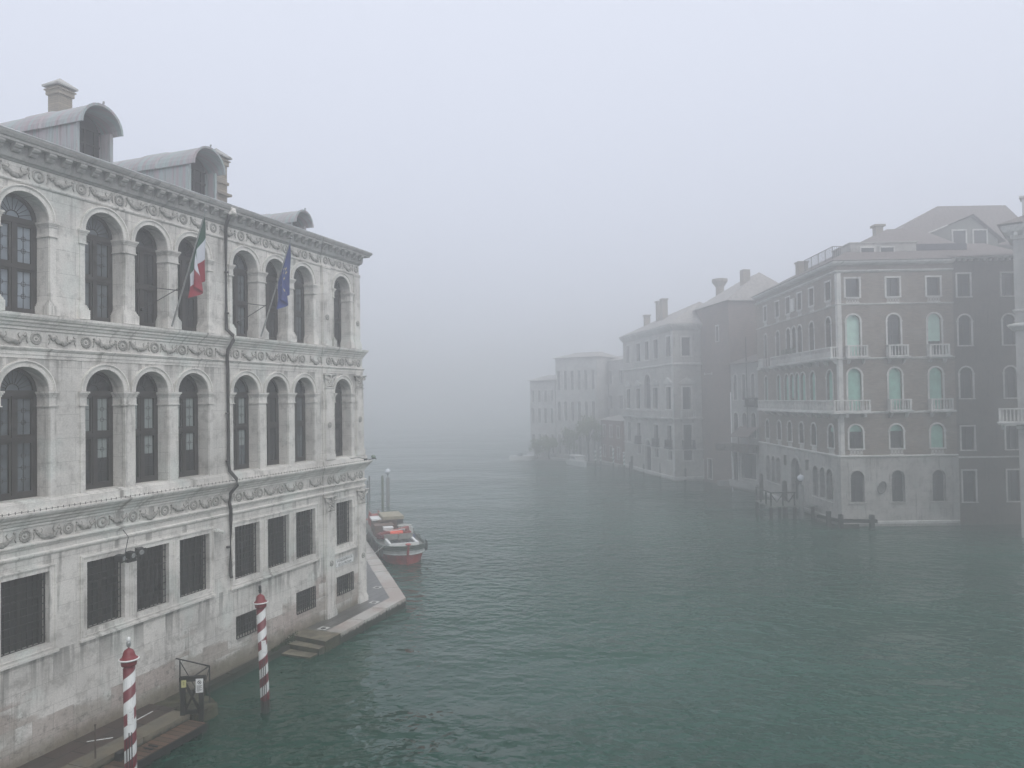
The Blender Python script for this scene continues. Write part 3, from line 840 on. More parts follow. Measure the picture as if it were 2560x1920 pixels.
# ground-floor barred windows
def grille(w_, h, nx, nz, r=0.013):
    m = MB()
    for k in range(nx + 1): m.box(-w_ / 2 + w_ * k / nx - r, -w_ / 2 + w_ * k / nx + r, -r, r, 0, h)
    for k in range(nz + 1): m.box(-w_ / 2, w_ / 2, -r * 2.2, 0.0, h * k / nz - r * 0.8, h * k / nz + r * 0.8)
    return m
gw = MB()
gw.quad((-0.61, 0.26, 0), (0.61, 0.26, 0), (0.61, 0.26, 1.82), (-0.61, 0.26, 1.82), 1)
for x in (-0.61, -0.05, 0.5): gw.box(x, x + 0.11, 0.22, 0.255, 0, 1.82)
gw.box(-0.5, 0.5, 0.22, 0.25, 1.15, 1.22)
gp = gw.build("barred_window", [WOODF, DARKIN], pal)
grille(1.2, 1.8, 8, 9).build("grille", IRON, gp)
gp.children[0].location = (0, 0.13, 0.01)
firstg = True
for a, b in ALLW:
    l = ((a + b) / 2 + 0.01, 0, 3.48)
    if firstg: gp.location = l; firstg = False
    else: copyo(gp, pal, l)
# surrounds (single windows and the two triple groups)
def surround(groups, yo=0.0):
    m = MB(); x0 = groups[0][0]; x1 = groups[-1][1]
    def frame(xa, xb, za, zb, t, y0, y1):
        m.box(xa - t, xa, y0, y1, za - t, zb + t); m.box(xb, xb + t, y0, y1, za - t, zb + t)
        m.box(xa, xb, y0, y1, zb, zb + t); m.box(xa, xb, y0, y1, za - t, za)
    ya = yo - 0.03
    # fields between and around
    m.box(x0 - 0.13, x0, ya, yo + 0.008, 3.35, 5.43); m.box(x1, x1 + 0.13, ya, yo + 0.008, 3.35, 5.43)
    m.box(x0, x1, ya, yo + 0.008, 5.30, 5.43); m.box(x0, x1, ya, yo + 0.008, 3.35, 3.48)
    for i in range(len(groups) - 1):
        m.box(groups[i][1], groups[i + 1][0], ya, yo + 0.008, 3.48, 5.30)
        c = (groups[i][1] + groups[i + 1][0]) / 2
        m.box(c - 0.05, c - 0.03, ya - 0.02, ya, 3.48, 5.30); m.box(c + 0.03, c + 0.05, ya - 0.02, ya, 3.48, 5.30)
    frame(x0 - 0.13, x1 + 0.13, 3.35, 5.43, 0.03, ya - 0.03, yo + 0.004)
    frame(x0 - 0.16, x1 + 0.16, 3.32, 5.46, 0.035, ya - 0.012, yo + 0.006)
    m.box(x0 - 0.22, x1 + 0.22, ya - 0.06, yo + 0.002, 3.20, 3.265)
    m.box(x0 - 0.2, x1 + 0.2, ya - 0.035, yo + 0.003, 3.265, 3.285)
    return m
G = [(a + 0.02, b) for a, b in ALLW]
for grp in ([G[0]], G[1:4], [G[4]], G[5:8], G[8:11], [G[11]]):
    surround(grp, -0.04 if grp[0][0] > -3 else 0).build("window_surround", STT, pal)
# small barred openings low in the wall
for (a, b, z0, z1, nx, nz) in ((-8.23, -6.98, 1.46, 2.23, 9, 4), (-4.91, -3.70, 1.38, 2.22, 9, 5), (-2.24, -1.0, 1.42, 2.20, 8, 5)):
    m = MB(); m.quad((a, 0.22, z0), (b, 0.22, z0), (b, 0.22, z1), (a, 0.22, z1))
    o = m.build("cellar_window", DARKIN, pal)
    gr = grille(b - a - 0.02, z1 - z0 - 0.02, nx, nz, 0.012).build("grille", IRON, o)
    gr.location = ((a + b) / 2, -0.02 if b < -3 else -0.05, z0 + 0.01)
# drain pipe with a lion mask hopper
pp = MB()
pp.path([(-8.78, -0.32, 15.98), (-8.76, -0.25, 15.8), (-8.72, -0.12, 15.55), (-8.70, -0.09, 15.3), (-8.70, -0.09, 12.3), (-8.70, -0.10, 12.05), (-8.62, -0.30, 11.84), (-8.60, -0.31, 11.7), (-8.70, -0.15, 11.35), (-8.72, -0.13, 11.1),
         (-8.68, -0.12, 10.7), (-8.66, -0.10, 10.4), (-8.64, -0.09, 7.5), (-8.62, -0.12, 7.25), (-8.54, -0.34, 6.98), (-8.53, -0.36, 6.78), (-8.66, -0.18, 6.5), (-8.68, -0.15, 6.2), (-8.60, -0.14, 5.95), (-8.56, -0.10, 5.6), (-8.58, -0.09, 3.95), (-8.62, -0.14, 3.75), (-8.66, -0.2, 3.68)], 0.058, 10)
for z in (14.0, 12.6, 9.2, 7.6, 4.7): pp.tube((-8.67, -0.09, z - 0.03), (-8.67, -0.09, z + 0.03), 0.075, 10)
pp.build("drainpipe", PIPE, pal, smooth=True)
lm = MB()
lm.sphere((-8.72, -0.42, 16.02), 0.12, 8, 6, sc=(1, 0.8, 1.1)); lm.sphere((-8.72, -0.5, 15.96), 0.06); 
for s in (-1, 1): lm.sphere((-8.72 + s * 0.08, -0.42, 16.12), 0.045); lm.sphere((-8.72 + s * 0.1, -0.38, 15.95), 0.06)
lm.build("gutter_mask", STT, pal, smooth=True)
# roof
rf = MB()
sl = 0.36
rf.add([(XN, -0.40, 16.20), (0.12, -0.40, 16.20), (0.12, 14.3, 16.2), (XN, 14.3, 16.2), (XN, 7, 16.2 + 7.4 * sl), (-7.1, 7, 16.2 + 7.4 * sl)], [(0, 1, 5, 4), (1, 2, 5), (2, 3, 4, 5), (0, 4, 3)])
rf.build("roof", LEAD, pal)
gt = MB(); gt.tube((XN, -0.44, 16.215), (0.14, -0.44, 16.215), 0.028, 6); gt.build("gutter", STEEL, pal)

def dormer(xc, w_, yf, zapex, yb, label=None):
    m = MB(); r = w_ / 2 + 0.07; zs = zapex - r * 0.98
    z0 = 16.1
    th = 0.03
    # cheeks
    for s in (-1, 1):
        xx = xc + s * w_ / 2
        m.add([(xx, yf, z0), (xx, yb, z0), (xx, yb, zs + 0.05), (xx, yf, zs + 0.05), (xx - s * 0.1, yf, z0), (xx - s * 0.1, yb, z0), (xx - s * 0.1, yb, zs + 0.05), (xx - s * 0.1, yf, zs + 0.05)],
              [(0, 1, 2, 3), (4, 7, 6, 5), (0, 3, 7, 4), (3, 2, 6, 7)])
    o = m.build("dormer", LEAD, pal)
    v = MB(); n = 14
    segs = [yf - 0.30, yf - 0.24, yf + 0.5, yf + 1.3, yf + 1.36, yf + 2.2, yf + 2.26, yb + 0.6]
    rad = [r + 0.03, r, r, r, r + 0.03, r + 0.03, r, r]
    prev = None
    for y, rr in zip(segs, rad):
        ring = [(xc - rr * math.cos(PI * k / n), y, zs + rr * math.sin(PI * k / n)) for k in range(n + 1)]
        if prev:
            for k in range(n): v.quad(prev[k], prev[k + 1], ring[k + 1], ring[k])
        prev = ring
    # visible thickness of the hood
    y = segs[0]
    for k in range(n):
        a, b = PI * k / n, PI * (k + 1) / n
        P = lambda rr, t: (xc - rr * math.cos(t), y, zs + rr * math.sin(t))
        v.quad(P(r + 0.03, a), P(r + 0.03, b), P(r - 0.04, b), P(r - 0.04, a))
        Q = lambda rr, t, yy: (xc - rr * math.cos(t), yy, zs + rr * math.sin(t))
        v.quad(Q(r - 0.04, a, y), Q(r - 0.04, b, y), Q(r - 0.04, b, yf + 0.5), Q(r - 0.04, a, yf + 0.5))
    v.path([(xc, y - 0.02, zs + r + 0.03), (xc, y - 0.03, zs + r + 0.10)], 0.03, 6)
    v.build("barrel_hood", LEAD, o, smooth=False)
    g = MB(); yy = yf + 0.45; wi = w_ / 2 - 0.08
    g.add([(xc + x, yy, z) for x, z in [(-wi, z0)] + arc(-wi, wi, zs, 12) + [(wi, z0)]], [tuple(range(15))], 1)
    for k in (-1, 0, 1): g.box(xc + k * wi * 0.62 - 0.03, xc + k * wi * 0.62 + 0.03, yy - 0.05, yy - 0.01, z0, zs + 0.1)
    for z in (zs - 0.35, zs + 0.08): g.box(xc - wi, xc + wi, yy - 0.05, yy - 0.012, z, z + 0.05)
    g.build("dormer_window", [WOODF, DARKIN], o)
    return o
dormer(-13.17, 1.20, 0.6, 18.10, 3.6)
dormer(-8.98, 1.30, 0.6, 18.20, 3.8)
dormer(-3.75, 1.00, 0.6, 17.30, 2.0)

def chimney(x, y, w_, z0, z1, extra=()):
    m = MB(); h = w_ / 2
    m.box(x - h, x + h, y - h, y + h, z0, z1)
    for (zz, e, t) in extra: m.box(x - h - e, x + h + e, y - h - e, y + h + e, zz, zz + t)
    m.box(x - h - 0.05, x + h + 0.05, y - h - 0.05, y + h + 0.05, z1 - 0.28, z1 - 0.12)
    m.box(x - h - 0.09, x + h + 0.09, y - h - 0.09, y + h + 0.09, z1 - 0.12, z1 - 0.08)
    o = m.build("chimney", CHIMB, pal)
    c = MB(); e = h + 0.13
    c.add([(x - e, y - e, z1), (x + e, y - e, z1), (x + e, y + e, z1), (x - e, y + e, z1), (x - e, y - e, z1 + 0.06), (x + e, y - e, z1 + 0.06), (x + e, y + e, z1 + 0.06), (x - e, y + e, z1 + 0.06), (x, y, z1 + 0.36)],
          [(0, 3, 2, 1), (0, 1, 5, 4), (1, 2, 6, 5), (2, 3, 7, 6), (3, 0, 4, 7), (4, 5, 8), (5, 6, 8), (6, 7, 8), (7, 4, 8)])
    c.build("chimney_cap", STD, o)
chimney(-10.8, 5.0, 0.5, 17.0, 20.28)
chimney(-7.58, 1.3, 0.5, 16.4, 18.42, ((17.05, 0.12, 0.08), (17.45, 0.05, 0.1)))

# street name plate
def text(name, s, size, mat, parent, loc, rot, extr=0.002, align='CENTER', spacing=1.0):
    cu = bpy.data.curves.new(name, 'FONT'); cu.body = s; cu.size = size; cu.extrude = extr
    cu.align_x = align; cu.space_character = spacing
    t = bpy.data.objects.new("tmp", cu)
    me = bpy.data.meshes.new_from_object(t)
    bpy.data.objects.remove(t); bpy.data.curves.remove(cu)
    me.materials.clear(); me.materials.append(mat)
    o = bpy.data.objects.new(name, me); COL.objects.link(o); o.parent = parent
    o.location = loc; o.rotation_euler = rot
    return o
pl = MB(); pl.box(-2.34, -0.96, -0.052, -0.03, 2.61, 2.97)
plate = pl.build("name_plaque", WHITE, pal)
bd = MB()
for (x0, x1, z0, z1) in ((-2.32, -0.98, 2.945, 2.955), (-2.32, -0.98, 2.625, 2.635), (-2.32, -2.31, 2.635, 2.945), (-0.99, -0.98, 2.635, 2.945)): bd.box(x0, x1, -0.055, -0.051, z0, z1)
bd.build("border", DARKGREENINK, plate)
text("lettering", "FONDAMENTA", 0.155, BLACKINK, plate, (-1.65, -0.0545, 2.81), (PI / 2, 0, 0), spacing=1.12)
text("lettering", "DE LA PRESON", 0.135, BLACKINK, plate, (-1.65, -0.0545, 2.66), (PI / 2, 0, 0), spacing=1.12)

#PART2
def PW(x, y, z=0.0):
    c, s = math.cos(PA), math.sin(PA)
    return Vector((PO[0] + c * x - s * y, PO[1] + s * x + c * y, z))

# ------------------------------------------------------------------ floodlights on the facade
fl = empty("floodlight_cluster", PW(-13.2, 0, 0), PA)
tag(fl, "cluster of three black floodlights on a thin rod over the barred windows", "floodlight")
m = MB(); m.path([(0.35, -0.05, 5.98), (0.32, -0.28, 5.8), (0.1, -0.42, 5.45), (0.05, -0.45, 5.32)], 0.012, 5)
m.build("rod", IRON, fl)
m = MB(); m.path([(-0.15, -0.46, 5.22), (0.1, -0.44, 5.17), (0.35, -0.42, 5.18), (0.62, -0.4, 5.24)], 0.022, 6)
m.path([(0.2, -0.43, 5.2), (0.3, -0.44, 5.13), (0.45, -0.44, 5.12), (0.55, -0.44, 5.2), (0.45, -0.44, 5.23), (0.3, -0.44, 5.22)], 0.012, 5)
m.box(0.12, 0.4, -0.5, -0.36, 5.12, 5.2)
m.build("bracket", IRON, fl)
for (x, z, rz) in ((-0.12, 5.3, 0.4), (0.22, 5.32, 0.1), (0.55, 5.36, -0.3)):
    h = MB(); h.box(-0.1, 0.1, -0.09, 0.1, -0.09, 0.09); h.box(-0.12, 0.12, -0.11, -0.09, -0.11, 0.11)
    o = h.build("lamp_head", IRON, fl, loc=(x, -0.46, z)); o.rotation_euler = (0.15, 0, rz)
    g = MB(); g.lathe([(0.07, 0), (0.06, 0.012)], n=12)
    gg = g.build("lens", STEEL, o, loc=(0, -0.112, 0)); gg.rotation_euler = (PI / 2, 0, 0)
# camera dome / lamp at the far corner of the ledge
cm_ = empty("corner_lamp", PW(0.32, -0.2, 6.95), PA)
tag(cm_, "small round greenish lamp jutting from the far corner of the palace ledge", "lamp")
m = MB(); m.sphere((0.1, -0.05, 0.1), 0.105, 12, 8, sc=(1, 1, 0.85)); m.build("globe", simple("greenish_lamp_glass", (0.16, 0.2, 0.16), 0.3, var=0.3), cm_, smooth=True)
m = MB(); m.tube((-0.12, 0.08, -0.04), (0.12, -0.05, 0.02), 0.02, 6); m.tube((0.1, -0.05, 0.0), (0.1, -0.05, 0.05), 0.07, 10); m.tube((0.16, -0.08, 0.05), (0.26, -0.1, -0.02), 0.025, 6)
m.build("arm", IRON, cm_)
m = MB(); m.path([(0, 0, 0), (0.25, -0.28, 0.02), (0.5, -0.42, -0.06)], 0.014, 5); m.box(0.46, 0.6, -0.48, -0.38, -0.12, -0.04)
o = m.build("ledge_spotlight", IRON, None, loc=PW(-1.5, -0.28, 7.12)); o.rotation_euler = (0, 0, PA)
tag(o, "small black spotlight on a thin arm below the last arched window", "spotlight")
# small security camera by the drain pipe
m = MB(); m.box(-0.05, 0.05, -0.12, 0, -0.04, 0.04); m.tube((0.1, -0.12, -0.03), (0.1, -0.36, -0.08), 0.055, 8); m.box(-0.02, 0.14, -0.14, -0.1, -0.05, 0.06)
o = m.build("security_camera", OFFW, None, loc=PW(-9.28, -0.02, 5.36)); o.rotation_euler = (0, 0, PA)
tag(o, "small white security camera at the window frame beside the drainpipe", "security camera")

# ------------------------------------------------------------------ flags
def flag(name_label, x0, hoist_l, fly, seed, stripes_):
    root = empty("flag", PW(x0, 0, 0), PA)
    tag(root, name_label, "flag")
    base = Vector((0, -0.22, 11.92)); top = Vector((0.0, -1.55, 15.35))
    m = MB(); m.tube(base, top, 0.028, 8, 0.018); m.sphere(tuple(top), 0.04, 8, 6)
    m.build("pole", ALU, root)
    s = MB(); q = base + (top - base) * 0.36
    s.tube((-0.95, -0.06, 12.35), tuple(q), 0.014, 5)
    s.tube((-0.7, -0.05, 13.05), (0.05, -0.42, 13.02), 0.016, 5)
    s.tube((-0.95, 0.0, 12.35), (-0.95, -0.09, 12.35), 0.05, 8)
    s.build("stay", IRON, root)
    d = (base - top).normalized()
    def S(u, v):                      # u along the fly, v down the hoist
        h = top + d * (0.12 + v * hoist_l)
        fold = math.sin(v * 8.5 + 0.7 + u * 1.4)
        k = u ** 0.8
        drop = fly * u * (1 - 0.42 * v)
        x = 0.16 * k * fold + 0.18 * k * (1 - v) + 0.03 * math.sin(u * 7 + v * 3)
        y = -0.10 * k * math.cos(v * 8.5 + 0.3 + u) + 0.42 * k * (1 - v) * 0.4
        p = h + Vector((x, y, -drop))
        # gather the lower hoist part towards the hanging middle
        c = top + d * (0.12 + 0.55 * hoist_l)
        p.y += (c.y - h.y) * 0.55 * k
        return p
    n, k = 42, 30
    c = MB(); vs = [tuple(S(i / n, j / k)) for i in range(n + 1) for j in range(k + 1)]
    fs = []; 
    c.v = [tuple(q) for q in vs]
    for i in range(n):
        for j in range(k):
            c.f.append((i * (k + 1) + j, i * (k + 1) + j + 1, (i + 1) * (k + 1) + j + 1, (i + 1) * (k + 1) + j))
            c.mi.append(min(len(stripes_) - 1, int(len(stripes_) * i / n)))
    cl = c.build("cloth", stripes_, root, smooth=True)
    return root, cl, S
flag("Italian tricolour hanging limp from a slanted pole on the palace", -11.2, 1.5, 1.95, 1, [GREEN, FWHITE, FRED])
root, cl, S = flag("blue flag with gold stars hanging limp from a slanted pole", -7.1, 1.45, 1.85, 2, [FBLUE])
for q in range(12):
    a = 2 * PI * q / 12
    cu_, cv_ = 0.5 + 0.26 * math.cos(a) * 0.8, 0.5 + 0.34 * math.sin(a)
    st = MB()
    for off in (-0.008, 0.008):
        pts = []
        for i in range(10):
            t = PI / 2 + 2 * PI * i / 10; rr = 0.075 if i % 2 == 0 else 0.03
            u = cu_ + rr * math.sin(t) * 0.55; v = cv_ + rr * math.cos(t) * 0.62
            p = S(u, v); e1 = S(u + 0.01, v) - p; e2 = S(u, v + 0.01) - p
            pts.append(tuple(p + e1.cross(e2).normalized() * off))
        cc = S(cu_, cv_); e1 = S(cu_ + 0.01, cv_) - cc; e2 = S(cu_, cv_ + 0.01) - cc
        pts.append(tuple(cc + e1.cross(e2).normalized() * off))
        st.add(pts, [(i, (i + 1) % 10, 10) for i in range(10)])
    st.build("star", FGOLD, cl)

# ------------------------------------------------------------------ quays
def pslab(pts, z0, z1, name, mat, bev=False):
    b = MB(); b.slab(pts, z0, z1)
    o = b.build(name, mat, None, loc=tuple(PW(0, 0))); o.rotation_euler = (0, 0, PA); return o
# near walkway (y is inward, so the canal side is negative)
struct(pslab([(XN, -1.03), (-11.9, -1.03), (-11.9, 0.05), (XN, 0.05)], -1.4, 0.70, "walkway", PAVED))
k = MB()
xs_ = XN
q = random.Random(5)
while xs_ < -12.0:
    xe_ = min(-12.0, xs_ + q.uniform(1.5, 2.3)); e = q.uniform(-0.02, 0.02)
    k.box(xs_ + 0.012, xe_ - 0.012, -1.66 + e, -1.032, -1.4, 0.706 + q.uniform(-0.006, 0.006)); xs_ = xe_
o = k.build("kerb", KERB, None, loc=tuple(PW(0, 0))); o.rotation_euler = (0, 0, PA); struct(o)
# mossy end block
q = random.Random(11)
mb2 = MB(); n = 12
def rough_block(mb_, pts, z0, z1, amp, q):
    nseg = []
    for i in range(len(pts)):
        a = Vector(pts[i]); b = Vector(pts[(i + 1) % len(pts)]); kk = max(1, int((b - a).length / 0.14))
        for t in range(kk): nseg.append(a + (b - a) * t / kk + Vector((q.uniform(-amp, amp), q.uniform(-amp, amp))))
    N = len(nseg); cen = sum(nseg, Vector((0, 0))) / N; rings = []
    zs = [z0, (z0 + z1) / 2, z1 - 0.08, z1]
    for zi, z in enumerate(zs):
        sh = 1.0 if zi < 3 else 0.97
        rings.append([(cen.x + (p.x - cen.x) * sh + q.uniform(-amp, amp) * 0.6, cen.y + (p.y - cen.y) * sh + q.uniform(-amp, amp) * 0.6, z + q.uniform(-amp, amp) * 0.5) for p in nseg])
    o_ = len(mb_.v)
    vs = [p for r in rings for p in r] + [(cen.x, cen.y, z1 + 0.01)]
    fs = [(a * N + i, a * N + (i + 1) % N, (a + 1) * N + (i + 1) % N, (a + 1) * N + i) for a in range(3) for i in range(N)]
    fs += [(3 * N + i, 3 * N + (i + 1) % N, 4 * N) for i in range(N)]
    mb_.add(vs, fs)
rough_block(mb2, [(-11.95, 0.02), (-11.95, -1.75), (-11.1, -1.82), (-10.75, -1.2), (-10.7, 0.02)], -1.4, 0.62, 0.05, q)
o = mb2.build("mossy_landing", MOSS, None, loc=tuple(PW(0, 0))); o.rotation_euler = (0, 0, PA); struct(o)
# low footing ledge along the wall
lg = MB(); x = -10.8; q = random.Random(8)
while x < -4.9:
    xe_ = min(-4.85, x + q.uniform(0.7, 1.4)); lg.box(x + 0.008, xe_ - 0.008, -0.30 + q.uniform(-.02, .02), 0.02, -1.4, 0.50 + q.uniform(-.02, .015)); x = xe_
o = lg.build("footing_ledge", KERB, None, loc=tuple(PW(0, 0))); o.rotation_euler = (0, 0, PA); struct(o)
# water steps
stp = MB()
stp.slab([(-5.2, 0.0), (-5.45, -1.68), (-4.45, -1.66), (-4.43, 0.0)], -1.4, 0.70)
stp.slab([(-5.65, 0.0), (-5.80, -1.62), (-5.452, -1.64), (-5.202, 0.0)], -1.4, 0.53)
stp.slab([(-6.2, 0.0), (-6.24, -1.55), (-5.802, -1.58), (-5.652, 0.0)], -1.4, 0.36)
stp.mi = [1 if (i % 6) == 1 else 0 for i in range(len(stp.f))]
o = stp.build("steps", [MOSS, TREAD], None, loc=tuple(PW(0, 0))); o.rotation_euler = (0, 0, PA); struct(o)
# far fondamenta: paving and edge stones
OUT = [(-4.45, -1.66), (0.85, -1.58), (3.95, 0.85), (11.7, 7.0), (24.0, 16.8)]
INN = [(-4.43, -0.97), (0.62, -0.90), (3.45, 1.37), (11.3, 7.6), (23.6, 17.4)]
struct(pslab(INN + [(23.6, 30), (0.5, 30), (0.0, 0.05), (-4.43, 0.05)], -1.4, 0.695, "pavement", PAVE))
ks = MB()
for i in range(len(OUT) - 1):
    a0, a1, b0, b1 = Vector(OUT[i]), Vector(OUT[i + 1]), Vector(INN[i]), Vector(INN[i + 1])
    cnt = max(1, round((a1 - a0).length / 1.75))
    for t in range(cnt):
        f0, f1 = t / cnt, (t + 1) / cnt
        g = 0.004 * (1.75 / 1.75)
        p0 = a0 + (a1 - a0) * (f0 + 0.006); p1 = a0 + (a1 - a0) * (f1 - 0.006); q0 = b0 + (b1 - b0) * (f0 + 0.006); q1 = b0 + (b1 - b0) * (f1 - 0.006)
        if t == 0 and i: p0, q0 = a0, b0
        if t == cnt - 1: p1, q1 = a1, b1
        ks.slab([tuple(p0), tuple(p1), tuple(q1), tuple(q0)], -1.4, 0.702 + rnd.uniform(-0.003, 0.004))
o = ks.build("kerb", KERB, None, loc=tuple(PW(0, 0))); o.rotation_euler = (0, 0, PA); struct(o)
# inspection covers
def cover(x, y, lab):
    r = empty("inspection_cover", PW(x, y, 0.70), PA); tag(r, lab, "manhole cover", "inspection covers in the quay paving")
    m = MB(); s = 0.19
    n = 16
    for i in range(n):
        a, b = 2 * PI * i / n, 2 * PI * (i + 1) / n
        def sq(t):
            c, d = math.cos(t), math.sin(t); k_ = s / max(abs(c), abs(d)); return (c * k_, d * k_, 0.004)
        m.quad((0.11 * math.cos(a), 0.11 * math.sin(a), 0.004), (0.11 * math.cos(b), 0.11 * math.sin(b), 0.004), sq(b), sq(a))
    m.build("stone_frame", OFFW, r)
    d = MB(); d.lathe([(0.1, 0.0), (0.1, 0.006), (0.06, 0.008)], n=16); d.build("lid", IRON, r)
cover(-4.11, -0.66, "inspection cover in a pale square stone nearest the water steps")
cover(-0.23, -0.6, "inspection cover in a pale square stone by the palace corner")
cover(2.09, 0.62, "inspection cover in a pale square stone beyond the palace corner")

# wooden landing stage
dk = empty("landing_stage", PW(0, 0), PA); tag(dk, "low wet brown plank landing stage along the near walkway edge", "landing stage")
m = MB(); m.box(-15.0, -12.1, -2.30, -1.68, 0.44, 0.54); m.build("deck", PLANK, dk)
m = MB(); m.box(-16.6, -14.35, -2.42, -1.70, 0.20, 0.30); m.build("lower_deck", PLANK, dk)
m = MB(); m.box(-15.0, -12.1, -2.36, -2.302, 0.36, 0.55); m.box(-16.6, -14.35, -2.48, -2.422, 0.1, 0.31); m.build("edge_beam", WOODD, dk)
for x in (-14.95, -13.5, -12.2):
    m = MB(); m.box(x - 0.08, x + 0.08, -2.33, -2.17, -1.2, 0.435); m.build("leg", WOODD, dk)
m = MB(); m.box(-14.62, -14.4, -1.9, -1.72, 0.3, 0.74); m.build("bollard_block", WOODD, dk)
m = MB(); 
for x in (-13.9, -13.75): m.box(x, x + 0.04, -2.2, -1.9, 0.56, 0.59)
m.build("cleat", IRON, dk)
# gate with notices
gt_ = empty("wooden_gate", PW(-12.08, -1.78, 0), PA + R(-62)); tag(gt_, "black wooden gate frame with cross brace and two notices on the landing stage", "gate")
def beam(a, b, w_, name, mat, par):
    a = Vector(a); b = Vector(b); m = MB(); d = b - a; q = d.to_track_quat('Z', 'Y'); h = w_ / 2
    vs = [tuple(a + q @ Vector((sx_ * h, sy * h, 0))) for sx_, sy in ((-1, -1), (1, -1), (1, 1), (-1, 1))] + [tuple(b + q @ Vector((sx_ * h, sy * h, 0))) for sx_, sy in ((-1, -1), (1, -1), (1, 1), (-1, 1))]
    m.add(vs, [(0, 3, 2, 1), (4, 5, 6, 7), (0, 1, 5, 4), (1, 2, 6, 5), (2, 3, 7, 6), (3, 0, 4, 7)])
    return m.build(name, mat, par)
beam((-0.25, 0, 0.3), (-0.25, 0, 1.72), 0.12, "post", WOODD, gt_); beam((0.25, 0, -0.2), (0.25, 0, 1.72), 0.12, "post", WOODD, gt_)
beam((-0.34, 0, 1.71), (0.36, 0, 1.71), 0.125, "top_rail", WOODD, gt_); beam((-0.19, 0, 0.78), (0.19, 0, 0.78), 0.1, "bottom_rail", WOODD, gt_)
beam((-0.2, 0.005, 1.6), (0.2, 0.005, 0.8), 0.06, "brace", WOODD, gt_); beam((0.2, -0.01, 1.6), (-0.2, -0.01, 0.8), 0.06, "brace", WOODD, gt_)
m = MB(); m.box(-0.27, -0.14, -0.085, -0.072, 1.50, 1.70); ys_ = m.build("yellow_sign", YELLOW, gt_)
m = MB(); m.tube((-0.205, -0.0855, 1.64), (-0.205, -0.0865, 1.64), 0.028, 8); m.box(-0.225, -0.185, -0.0865, -0.0852, 1.56, 1.61); m.build("sign_print", simple("faded_print", (0.3, 0.3, 0.12), 0.6), ys_)
m = MB(); m.box(0.12, 0.32, -0.085, -0.072, 1.33, 1.72); ws_ = m.build("white_sign", WHITE, gt_)
m = MB(); m.ring_xz((0.22, -0.087, 1.62), 0.045, 0.008, 16, 4, ys=0.3); m.tube((0.19, -0.087, 1.65), (0.25, -0.087, 1.59), 0.006, 4); m.sphere((0.22, -0.086, 1.62), 0.018, 6, 4, sc=(1, .2, 1))
for i in range(7): m.box(0.145, 0.145 + (0.15, 0.12, 0.14, 0.1, 0.15, 0.13, 0.08)[i], -0.0865, -0.0852, 1.52 - i * 0.026, 1.53 - i * 0.026)
m.build("sign_print", BLACKINK, ws_)
# thin iron railing round the landing
rl = empty("iron_railing", PW(0, 0), PA); tag(rl, "thin rusty iron railing with diagonal stays at the end of the walkway", "railing")
for i, (x, y) in enumerate(((-10.95, -0.22), (-11.1, -1.5))):
    m = MB(); m.tube((x, y, 0.55), (x, y, 1.70), 0.022, 6); m.build("post", IRON, rl)
m = MB(); m.tube((-10.9, -0.02, 1.70), (-11.1, -1.5, 1.70), 0.02, 6); m.build("top_rail", IRON, rl)
m = MB(); m.tube((-11.1, -1.5, 1.70), (-12.05, -1.65, 1.66), 0.02, 6); m.build("top_rail", IRON, rl)
m = MB(); m.tube((-10.95, -0.22, 1.66), (-11.05, -1.1, 0.75), 0.014, 5); m.build("stay", IRON, rl)
m = MB(); m.tube((-11.1, -1.5, 1.66), (-11.6, -1.58, 0.8), 0.014, 5); m.build("stay", IRON, rl)
m = MB(); m.tube((-14.95, -1.45, 0.70), (-14.95, -1.45, 1.52), 0.022, 6, 0.02); m.sphere((-14.95, -1.45, 1.53), 0.03, 6, 5)
o = m.build("handrail_post", simple("rusty_iron", (0.07, 0.05, 0.04), 0.7, var=0.4), None, loc=tuple(PW(0, 0))); o.rotation_euler = (0, 0, PA)
tag(o, "single rusty iron post standing on the near kerb behind the striped pole", "post")
# white guide lines on the walkway
m = MB(); m.add([(-13.35, -0.62, 0.7045), (-12.28, -0.55, 0.7045), (-12.28, -0.51, 0.7045), (-13.35, -0.58, 0.7045)], [(0, 1, 2, 3)])
m.add([(-14.35, -0.42, 0.7045), (-13.95, -0.88, 0.7045), (-13.91, -0.86, 0.7045), (-14.31, -0.40, 0.7045)], [(0, 1, 2, 3)])
o = m.build("paint_line", WHITE, None, loc=tuple(PW(0, 0))); o.rotation_euler = (0, 0, PA); struct(o)
# weeds on the ledge
q = random.Random(21); m = MB()
for i in range(420):
    t = q.random(); x = -6.5 + 1.45 * t; hh = 0.05 + 0.42 * t * q.random()
    y = -0.05 - q.random() * 0.16; z = 0.5 + q.random() * hh
    a = q.uniform(0, PI); l = q.uniform(0.02, 0.05)
    dx, dy, dz = math.cos(a) * l, math.sin(a) * l, q.uniform(-.5, 1) * l
    m.add([(x - dx, y - dy, z), (x + dx * .3, y + dy, z - dz * .4), (x + dx, y + dy, z + dz), (x - dx * .2, y, z + l * .8)], [(0, 1, 2, 3)])
for i in range(40):
    x = -6.5 + 1.45 * q.random() ** 0.6; m.tube((x, -0.06, 0.5), (x + q.uniform(-.06, .06), -0.14, 0.5 + q.uniform(.08, .4)), 0.004, 3)
o = m.build("wall_plant", LEAFD, None, loc=tuple(PW(0, 0))); o.rotation_euler = (0, 0, PA)
tag(o, "low dark weed growing from the ledge between the two barred openings", "plant")

# the whole left bank sits a touch farther and larger (seen size unchanged): waterline fit
KS = 1.031
for o in list(scn.objects):
    if o.parent is None and o.type in ('EMPTY', 'MESH') and o.name != 'water':
        o.scale = tuple(v * KS for v in o.scale)
        o.location = Vector((0, 0, 9.5)) + (o.location - Vector((0, 0, 9.5))) * KS

